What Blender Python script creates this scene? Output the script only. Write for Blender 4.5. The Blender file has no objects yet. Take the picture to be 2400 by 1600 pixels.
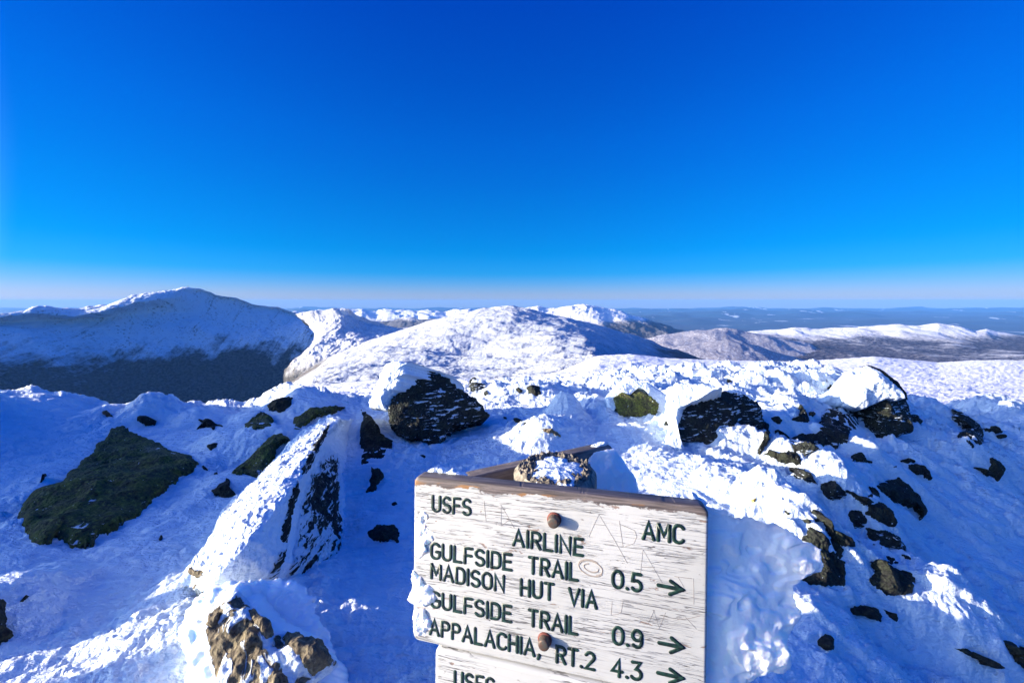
import bpy, math, random
import numpy as np
from mathutils import Vector
from mathutils.bvhtree import BVHTree

R = math.radians
sc = bpy.context.scene
col = sc.collection

# ------------------------------------------------------------------ camera, light, exposure
CAM = np.array([0.0, 0.0, 1.65])
F = 888.0                      # focal length in pixels of the 2400 px wide photograph
PITCH = R(5.98)
SUN_AZ, SUN_EL = R(-100), R(11.3)    # azimuth from +Y (the view), negative = left
EXPOSURE = 1.5

cam = bpy.data.cameras.new('camera')
cam.sensor_width = 36.0
cam.lens = F / 2400 * 36
cam.clip_start, cam.clip_end = 0.05, 400000
camo = bpy.data.objects.new('camera', cam)
col.objects.link(camo)
camo.location = CAM
camo.rotation_euler = (R(90) - PITCH, 0, 0)
sc.camera = camo

world = bpy.data.worlds.new('World')
sc.world = world
world.use_nodes = True
wn = world.node_tree
bg = wn.nodes['Background']
sky = wn.nodes.new('ShaderNodeTexSky')
sky.sky_type = 'NISHITA'
sky.sun_disc = False
sky.sun_elevation = SUN_EL
sky.sun_rotation = SUN_AZ
sky.altitude = 1760
sky.air_density, sky.dust_density, sky.ozone_density = 1.0, 1.0, 2.0
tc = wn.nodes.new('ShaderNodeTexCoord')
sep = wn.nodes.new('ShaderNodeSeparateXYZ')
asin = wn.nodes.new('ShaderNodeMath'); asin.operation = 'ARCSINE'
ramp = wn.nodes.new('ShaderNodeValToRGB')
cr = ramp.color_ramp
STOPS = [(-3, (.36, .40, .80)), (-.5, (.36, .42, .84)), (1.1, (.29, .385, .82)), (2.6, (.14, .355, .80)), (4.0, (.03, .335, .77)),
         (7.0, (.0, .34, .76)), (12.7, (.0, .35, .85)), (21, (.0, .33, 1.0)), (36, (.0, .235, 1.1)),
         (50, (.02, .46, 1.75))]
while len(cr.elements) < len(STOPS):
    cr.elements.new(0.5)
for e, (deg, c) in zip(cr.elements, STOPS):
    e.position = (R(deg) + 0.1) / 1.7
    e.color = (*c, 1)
mr = wn.nodes.new('ShaderNodeMapRange')
mr.inputs[1].default_value = -0.1; mr.inputs[2].default_value = 1.6
mul = wn.nodes.new('ShaderNodeMix'); mul.data_type = 'RGBA'; mul.blend_type = 'MULTIPLY'
mul.inputs[0].default_value = 1.0
L = wn.links.new
L(tc.outputs['Generated'], sep.inputs[0])
L(sep.outputs[2], asin.inputs[0])
L(asin.outputs[0], mr.inputs[0])
L(mr.outputs[0], ramp.inputs[0])
L(sky.outputs[0], mul.inputs[6]); L(ramp.outputs[0], mul.inputs[7])
# wide pale glow of the sky around the sun
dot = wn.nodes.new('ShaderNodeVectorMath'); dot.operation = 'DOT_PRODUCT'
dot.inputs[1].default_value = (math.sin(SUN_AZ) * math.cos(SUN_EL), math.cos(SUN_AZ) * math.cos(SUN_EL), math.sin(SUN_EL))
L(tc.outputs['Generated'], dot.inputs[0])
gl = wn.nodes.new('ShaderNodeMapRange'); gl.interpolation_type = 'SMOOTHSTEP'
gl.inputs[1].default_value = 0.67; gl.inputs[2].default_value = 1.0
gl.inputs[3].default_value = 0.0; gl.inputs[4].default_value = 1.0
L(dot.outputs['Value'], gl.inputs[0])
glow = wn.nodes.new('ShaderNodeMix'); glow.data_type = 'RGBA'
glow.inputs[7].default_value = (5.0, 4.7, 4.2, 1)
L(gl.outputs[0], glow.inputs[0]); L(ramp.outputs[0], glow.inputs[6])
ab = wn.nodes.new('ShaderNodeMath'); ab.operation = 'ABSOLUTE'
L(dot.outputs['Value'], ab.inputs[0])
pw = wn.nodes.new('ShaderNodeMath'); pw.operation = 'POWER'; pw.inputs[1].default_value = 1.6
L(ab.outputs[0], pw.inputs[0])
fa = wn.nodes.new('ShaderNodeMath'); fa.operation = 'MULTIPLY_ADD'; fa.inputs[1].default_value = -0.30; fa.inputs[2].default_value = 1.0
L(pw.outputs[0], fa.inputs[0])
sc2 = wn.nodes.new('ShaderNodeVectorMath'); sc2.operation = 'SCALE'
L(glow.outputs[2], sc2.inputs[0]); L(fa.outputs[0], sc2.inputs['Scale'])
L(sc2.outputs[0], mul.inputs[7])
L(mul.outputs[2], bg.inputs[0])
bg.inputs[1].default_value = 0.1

sun = bpy.data.lights.new('sun', 'SUN')
sun.energy = 4.7
sun.angle = R(0.5)
sun.color = (1.0, 0.87, 0.70)
suno = bpy.data.objects.new('sun', sun)
col.objects.link(suno)
sdir = Vector((math.sin(SUN_AZ) * math.cos(SUN_EL), math.cos(SUN_AZ) * math.cos(SUN_EL), math.sin(SUN_EL)))
suno.rotation_euler = sdir.to_track_quat('Z', 'Y').to_euler()
suno.location = (-20, 0, 30)

sc.view_settings.view_transform = 'Standard'
sc.view_settings.look = 'None'
sc.view_settings.exposure = EXPOSURE
sc.view_settings.gamma = 1.0
sc.view_settings.use_curve_mapping = False

# ------------------------------------------------------------------ helpers: projection, noise, meshes
_f = np.array([0, math.cos(PITCH), -math.sin(PITCH)])
_u = np.array([0, math.sin(PITCH), math.cos(PITCH)])
_r = np.array([1.0, 0, 0])

def rays(px, py):
    px = np.asarray(px, float); py = np.asarray(py, float)
    a = (px - 1200) / F; b = (800 - py) / F
    return _f + a[..., None] * _r + b[..., None] * _u

def unp(px, py, Y):
    """point of a picture ray at forward distance Y (metres)"""
    d = rays(px, py)
    return CAM + d * (np.asarray(Y, float) / d[..., 1])[..., None]

def unz(px, py, z):
    """point of a picture ray at height z"""
    d = rays(px, py)
    return CAM + d * ((np.asarray(z, float) - CAM[2]) / d[..., 2])[..., None]

_rng = np.random.RandomState(7)
_perm = _rng.permutation(256).astype(np.int64)
_perm = np.concatenate([_perm, _perm, _perm])
_grad = _rng.normal(size=(256, 3)); _grad /= np.linalg.norm(_grad, axis=1)[:, None]

def perlin(p):
    p = np.asarray(p, float)
    i = np.floor(p).astype(np.int64); f = p - i
    w = f * f * f * (f * (f * 6 - 15) + 10)
    i &= 255
    out = 0.0
    for dx in (0, 1):
        wx = w[..., 0] if dx else 1 - w[..., 0]
        for dy in (0, 1):
            wy = w[..., 1] if dy else 1 - w[..., 1]
            for dz in (0, 1):
                wz = w[..., 2] if dz else 1 - w[..., 2]
                h = _perm[_perm[_perm[(i[..., 0] + dx) & 255] + ((i[..., 1] + dy) & 255)] + ((i[..., 2] + dz) & 255)]
                g = _grad[h]
                out = out + wx * wy * wz * (g[..., 0] * (f[..., 0] - dx) + g[..., 1] * (f[..., 1] - dy) + g[..., 2] * (f[..., 2] - dz))
    return out * 1.5

def fbm(p, octaves=4, gain=.5, lac=2.03, ridged=False):
    s = 0; a = 1.0; q = np.asarray(p, float)
    for k in range(octaves):
        n = perlin(q + 17.3 * k)
        if ridged:
            n = 1 - 2 * np.abs(n) * 1.3
        s = s + a * n; a *= gain; q = q * lac
    return s

def xyz(x, y, z=0.0):
    x, y, z = np.broadcast_arrays(x, y, z)
    return np.stack([x, y, z], -1)

def sstep(a, b, x):
    t = np.clip((np.asarray(x, float) - a) / (b - a), 0, 1)
    return t * t * (3 - 2 * t)

def put(o, label=None, cat=None, group=None, kind=None):
    if label: o['label'] = label
    if cat: o['category'] = cat
    if group: o['group'] = group
    if kind: o['kind'] = kind
    return o

def mesh_obj(name, V, faces, mat, parent=None, smooth=True, origin=None):
    """one mesh object; V world coordinates; faces = int array (n,4) or (n,3) or list of tuples"""
    V = np.asarray(V, float).reshape(-1, 3)
    org = np.zeros(3) if origin is None else np.asarray(origin, float)
    me = bpy.data.meshes.new(name)
    W = (V - org).astype(np.float32)
    if isinstance(faces, np.ndarray):
        k = faces.shape[1]
        me.vertices.add(len(W)); me.vertices.foreach_set('co', W.ravel())
        me.loops.add(faces.size); me.loops.foreach_set('vertex_index', faces.ravel().astype(np.int32))
        me.polygons.add(len(faces))
        me.polygons.foreach_set('loop_start', np.arange(0, faces.size, k, dtype=np.int32))
        me.update(calc_edges=True)
    else:
        me.from_pydata(W.tolist(), [], faces)
    me.polygons.foreach_set('use_smooth', np.full(len(me.polygons), smooth))
    me.validate(); me.update()
    me.materials.append(mat)
    o = bpy.data.objects.new(name, me)
    col.objects.link(o)
    if parent is not None:
        o.parent = parent
        o.location = org - np.array(parent.location)
    else:
        o.location = org
    return o

def empty(name, loc):
    o = bpy.data.objects.new(name, None)
    o.empty_display_size = 0.1
    col.objects.link(o); o.location = loc
    return o

def grid_faces(n, m, wrap=False):
    """n rows x m columns of vertices"""
    i, j = np.meshgrid(np.arange(n - 1), np.arange(m if wrap else m - 1), indexing='ij')
    j2 = (j + 1) % m
    return np.stack([i * m + j, i * m + j2, (i + 1) * m + j2, (i + 1) * m + j], -1).reshape(-1, 4)

# ------------------------------------------------------------------ materials
def new_mat(name):
    m = bpy.data.materials.new(name); m.use_nodes = True
    nt = m.node_tree
    b = nt.nodes['Principled BSDF']
    return m, nt, b

class G:
    """tiny node-graph writer"""
    def __init__(s, nt): s.nt = nt
    def n(s, t, **kw):
        o = s.nt.nodes.new(t)
        for k, v in kw.items(): setattr(o, k, v)
        return o
    def link(s, a, b): s.nt.links.new(a, b)
    def sock(s, inp, v):
        if hasattr(v, 'is_output'): s.link(v, inp)
        else: inp.default_value = v
    def math(s, op, a, b=0.0, clamp=False):
        o = s.n('ShaderNodeMath', operation=op, use_clamp=clamp)
        s.sock(o.inputs[0], a); s.sock(o.inputs[1], b)
        return o.outputs[0]
    def coords(s, kind='Object', scale=(1, 1, 1), rot=(0, 0, 0)):
        if kind == 'World':
            g = s.n('ShaderNodeNewGeometry'); out = g.outputs['Position']
        else:
            g = s.n('ShaderNodeTexCoord'); out = g.outputs[kind]
        m = s.n('ShaderNodeMapping')
        m.inputs['Scale'].default_value = scale; m.inputs['Rotation'].default_value = rot
        s.link(out, m.inputs[0])
        return m.outputs[0]
    def noise(s, vec, scale, detail=4, rough=.55, dist=0.0):
        o = s.n('ShaderNodeTexNoise')
        o.inputs['Scale'].default_value = scale; o.inputs['Detail'].default_value = detail
        o.inputs['Roughness'].default_value = rough; o.inputs['Distortion'].default_value = dist
        s.link(vec, o.inputs['Vector'])
        return o.outputs[0]
    def vor(s, vec, scale, feature='F1', out='Distance'):
        o = s.n('ShaderNodeTexVoronoi', feature=feature)
        o.inputs['Scale'].default_value = scale
        s.link(vec, o.inputs['Vector'])
        return o.outputs[out]
    def step(s, v, a, b):
        o = s.n('ShaderNodeMapRange', interpolation_type='SMOOTHSTEP')
        o.inputs[1].default_value = a; o.inputs[2].default_value = b
        s.sock(o.inputs[0], v)
        return o.outputs[0]
    def mix(s, f, a, b, blend='MIX'):
        o = s.n('ShaderNodeMix', data_type='RGBA', blend_type=blend)
        s.sock(o.inputs[0], f)
        for k, v in ((6, a), (7, b)):
            if hasattr(v, 'is_output'): s.link(v, o.inputs[k])
            else: o.inputs[k].default_value = (*v, 1)
        return o.outputs[2]
    def bump(s, h, strength=.5, dist=.01, normal=None):
        o = s.n('ShaderNodeBump')
        o.inputs['Strength'].default_value = strength; o.inputs['Distance'].default_value = dist
        s.link(h, o.inputs['Height'])
        if normal is not None: s.link(normal, o.inputs['Normal'])
        return o.outputs[0]
    def sepz(s, vec, i=2):
        o = s.n('ShaderNodeSeparateXYZ'); s.link(vec, o.inputs[0]); return o.outputs[i]

SNOW = (.70, .79, .87)

def snow_mat(name, fine=45.0, bump=.012, tint=SNOW, sss=0.0):
    m, nt, b = new_mat(name); g = G(nt)
    v = g.coords('World')
    n1 = g.noise(v, 9, 5, .6)
    n2 = g.noise(v, fine, 4, .6)
    vs = g.coords('World', (1.0, 5.0, 5.0), (0, 0, R(28)))
    n3 = g.noise(vs, 4, 4, .6)
    c = g.mix(g.step(n1, .35, .7), tuple(x * .95 for x in tint), tint)
    g.link(c, b.inputs['Base Color'])
    b.inputs['Roughness'].default_value = .55
    b.inputs['Specular IOR Level'].default_value = .35
    h = g.math('ADD', g.math('MULTIPLY', n2, .45), g.math('ADD', g.math('MULTIPLY', n1, .8), g.math('MULTIPLY', n3, 1.3)))
    g.link(g.bump(h, 1.0, bump * 2.6), b.inputs['Normal'])
    if sss:
        b.inputs['Subsurface Weight'].default_value = sss
        b.inputs['Subsurface Radius'].default_value = (.02, .03, .05)
        b.inputs['Subsurface Scale'].default_value = 1.0
    return m

def rime_mat(name, tint=SNOW, sss=0.0, cell=38.0, dist=.02):
    """lumpy cauliflower rime"""
    m, nt, b = new_mat(name); g = G(nt)
    v = g.coords('World')
    v1 = g.vor(v, cell, 'SMOOTH_F1'); n1 = g.noise(v, cell * 2.3, 3); n0 = g.noise(v, cell * .3, 3)
    h = g.math('ADD', g.math('MULTIPLY', v1, -1.0), g.math('ADD', g.math('MULTIPLY', n1, .5), g.math('MULTIPLY', n0, .8)))
    g.link(g.bump(h, .8, dist), b.inputs['Normal'])
    b.inputs['Base Color'].default_value = (*tint, 1)
    b.inputs['Roughness'].default_value = .5
    if sss:
        b.inputs['Subsurface Weight'].default_value = sss
        b.inputs['Subsurface Radius'].default_value = (.03, .05, .08)
        b.inputs['Subsurface Scale'].default_value = 1.0
    return m

def rock_mat(name, dark, lichen, pale, streak=0.0, rot=0.0, lich=.5, fleck=.0, rim=1.0, veins=0.0):
    m, nt, b = new_mat(name); g = G(nt)
    v = g.coords('Object')
    n1 = g.noise(v, 3.0, 5, .6); n2 = g.noise(v, 38, 5, .7); n3 = g.noise(v, 12, 6, .65); vc = g.vor(v, 46)
    c = g.mix(g.step(n3, .42, .62), dark, lichen) if lich else g.mix(g.step(n3, .4, .65), dark, tuple(x * 1.5 for x in dark))
    c = g.mix(g.step(n2, .50, .68), c, tuple(x * 1.9 for x in lichen))
    c = g.mix(g.step(n2, .45, .34), c, tuple(x * .3 for x in dark))
    c = g.mix(g.math('MULTIPLY', g.step(n1, .60, .70), .55), c, pale)
    h = g.math('ADD', g.math('MULTIPLY', n2, .8), g.math('ADD', g.math('MULTIPLY', n3, 1.6), g.math('MULTIPLY', vc, .8)))
    rough = .85
    if True:
        vs = g.coords('Object', (2.2, 2.2, 11), (0, rot, 0))
        s1 = g.noise(vs, 3.2, 5, .6, .3)
        s0 = g.noise(v, 1.3, 3)
        s2 = g.noise(v, 30, 4, .6)
        lo = .80 - .27 * streak
        k = g.math('ADD', g.math('MULTIPLY', s1, .75), g.math('ADD', g.math('MULTIPLY', s0, .35), g.math('MULTIPLY', s2, .12)))
        f = g.step(k, lo, lo + .035)
        if fleck:
            f = g.math('MAXIMUM', f, g.step(s2, .70 - fleck * .08, .73 - fleck * .08))
        at = g.n('ShaderNodeAttribute'); at.attribute_name = 'rim'
        rm = at.outputs['Fac']
        ns = g.noise(g.coords('Object', (9, 9, 26), (0, rot + R(20), 0)), 1.0, 5, .7, .5)
        if rim:
            f = g.math('MAXIMUM', f, g.step(g.math('ADD', ns, g.math('MULTIPLY', g.math('POWER', rm, 5.0), .42 * rim)), .80, .84))
        if veins:
            nv = g.noise(v, 5.5, 4, .55, .8)
            f = g.math('MAXIMUM', f, g.step(nv, .62 - .2 * veins, .65 - .2 * veins))
        c = g.mix(f, c, SNOW)
        h = g.math('ADD', h, g.math('MULTIPLY', f, 1.0))
    g.link(c, b.inputs['Base Color'])
    b.inputs['Roughness'].default_value = rough
    b.inputs['Specular IOR Level'].default_value = .25
    g.link(g.bump(h, .9, .02), b.inputs['Normal'])
    return m

M = {}
M['snow'] = snow_mat('wind_packed_snow')
M['rime'] = rime_mat('lumpy_rime')
M['ice'] = rime_mat('smooth_rime_ice', (.86, .90, .94), .35, 9.0, .02)
M['rock_green'] = rock_mat('green_lichen_rock', (.055, .055, .030), (.085, .10, .022), (.14, .14, .12), 0.12, R(10), .5, .22, .45)
M['rock_dark'] = rock_mat('dark_rock', (.015, .016, .016), (.024, .029, .019), (.045, .045, .045), 0.0, R(15), .5, .12, .5)
M['rock_streak'] = rock_mat('rime_streaked_rock', (.015, .017, .017), (.026, .032, .022), (.04, .04, .04), 0.40, R(12), .5, .40, .5)
M['rock_diag'] = rock_mat('diagonally_streaked_rock', (.014, .015, .017), (.024, .029, .022), (.04, .04, .04), 0.43, R(28), .5, .2, .6)
M['rock_brown'] = rock_mat('brown_granite', (.12, .095, .065), (.17, .14, .085), (.22, .19, .15), 0, 0, .5, .0)
M['rock_veined'] = rock_mat('rime_veined_granite', (.12, .095, .065), (.17, .14, .085), (.22, .19, .15), 0, 0, .5, .0, 1.2, .75)
M['rock_slab'] = rock_mat('feather_rimed_rock', (.018, .019, .021), (.032, .038, .028), (.05, .05, .05), .66, R(-66), .5, .2, 1.3)
M['ochre'] = rock_mat('ochre_stone', (.22, .16, .05), (.30, .24, .08), (.35, .3, .15), 0, 0, .5, 0)

# ------------------------------------------------------------------ the near ground
CTRL_PX = [  # (px, py, height)
    (0, 943, .14), (100, 942, .15), (200, 948, .13), (270, 965, .08), (330, 962, .10), (400, 956, .12), (450, 972, .06), (560, 972, .05), (630, 950, .12), (680, 925, .18),
    (0, 1100, .12), (0, 1300, .12), (0, 1450, .09), (0, 1560, .03), (210, 1455, .03), (300, 1525, .07), (430, 1370, .12), (420, 1470, .12), (120, 1020, .12), (250, 1120, .10), (300, 1400, .05), (300, 1597, .07), (480, 1060, .08),
    (450, 1200, .03), (560, 1080, .04), (700, 985, .12), (800, 965, .14), (850, 990, .10),
    (800, 1250, .0), (850, 1400, .02), (900, 1450, .05), (900, 1100, .05), (940, 1050, .05), (1010, 1070, .03), (1100, 1010, .06), (1150, 1000, .08),
    (1060, 1120, .05), (1200, 1060, .10), (1290, 1010, .22), (1190, 985, .1), (1250, 930, .12), (1200, 905, .02), (1330, 900, .0),
    (1400, 1060, .02), (1500, 1100, -.02), (1420, 960, .12), (1560, 1050, .04), (1560, 930, .14),
    (1600, 1150, -.04), (1500, 1010, .12), (1750, 1180, -.10), (1700, 1100, -.02), (1850, 1200, -.18), (1900, 1300, -.24), (1640, 1060, .0), (1700, 910, .12),
    (1830, 905, .02), (1950, 880, -.05), (1900, 990, -.22), (1870, 1080, -.22),
    (2000, 1130, -.46), (2100, 1200, -.64), (2000, 1400, -.52), (2300, 1100, -1.2), (2200, 1100, -.95), (2390, 1300, -1.3), (2390, 1580, -1.05), (1800, 1580, -.30), (2200, 1500, -.74),
    (2090, 1040, -.74), (2280, 1045, -1.25), (2130, 960, -1.1), (2240, 990, -1.45), (2400, 1025, -2.0), (2200, 1300, -.92), (2100, 1320, -.70),
    (1300, 1300, .0), (1500, 1400, -.05), (1300, 1580, .03),
]
CTRL_W = [  # (x, y, height) outside the picture or hidden
    (-12, 8.0, -1.6), (-9, 8.2, -2.2), (-6, 8.2, -2.2), (-3.5, 8.8, -2.0), (-1.5, 10.5, -1.6), (0.5, 11, -1.3), (3, 12, -1.9), (6.5, 13, -3.0), (10, 13, -4.4), (14.5, 10, -5.0),
    (0, .5, .04), (-2, .4, .12), (2, .4, -.40), (0, -2.5, .1), (-6, 0, .25), (-5.5, 3, .2), (-11, 2, .2), (-11, 6, .1), (-9, 5.4, .15), (3, -1, -.85), (6, 1, -2.1), (-6, -4, .2), (6, -4, -1.8), (11, 5, -3.6), (-14, -4, .2),
]
_cp = [unz(a, b, c) for a, b, c in CTRL_PX] + [np.array(w, float) for w in CTRL_W]
_cp = np.array(_cp)
_cxy = _cp[:, :2]

def _tps(r2):
    return 0.5 * r2 * np.log(r2 + 1e-9)

_n = len(_cp)
_A = np.zeros((_n + 3, _n + 3))
_d2 = ((_cxy[:, None] - _cxy[None]) ** 2).sum(-1)
_A[:_n, :_n] = _tps(_d2) + np.eye(_n) * 0.02
_A[:_n, _n] = 1; _A[:_n, _n + 1:] = _cxy
_A[_n, :_n] = 1; _A[_n + 1:, :_n] = _cxy.T
_sol = np.linalg.solve(_A, np.concatenate([_cp[:, 2], np.zeros(3)]))

def ground_base(x, y):
    x = np.asarray(x, float); y = np.asarray(y, float)
    shp = x.shape; x = x.ravel(); y = y.ravel()
    z = _sol[_n] + _sol[_n + 1] * x + _sol[_n + 2] * y
    for k in range(_n):
        z = z + _sol[k] * _tps((x - _cxy[k, 0]) ** 2 + (y - _cxy[k, 1]) ** 2)
    return z.reshape(shp)

BUMPS = []   # (x, y, rx, ry, rot, height): snow-covered humps
def bump_px(px, py, z, rx, ry, rot, h):
    p = unz(px, py, z); BUMPS.append((p[0], p[1], rx, ry, rot, h))
bump_px(1290, 1012, .2, .42, .30, 0, .16)      # lit heap behind the sign
bump_px(1328, 975, .2, .22, .20, 0, .34)       # pillow in shade
bump_px(1400, 965, .15, .25, .30, 0, .16)
bump_px(1215, 935, .1, .6, .35, 0, .16)
bump_px(1850, 905, .0, 1.0, .6, 0, .12)
bump_px(1990, 940, -.2, .9, .6, 0, .34)
bump_px(60, 960, .12, 1.2, .5, 0, .10)
bump_px(390, 970, .1, .6, .4, 0, .12)
bump_px(700, 960, .12, .35, .3, 0, .15)
bump_px(1620, 1140, -.05, .7, .35, -.5, .10)
bump_px(1860, 1170, -.2, .5, .25, -.6, .14)
bump_px(2110, 1440, -.5, .5, .2, -.5, .14)
bump_px(2080, 1285, -.5, .5, .25, -.6, .16)
bump_px(2240, 1060, -.9, .7, .4, 0, .3)
bump_px(2310, 1600, -.95, .35, .3, -.4, .16)

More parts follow.
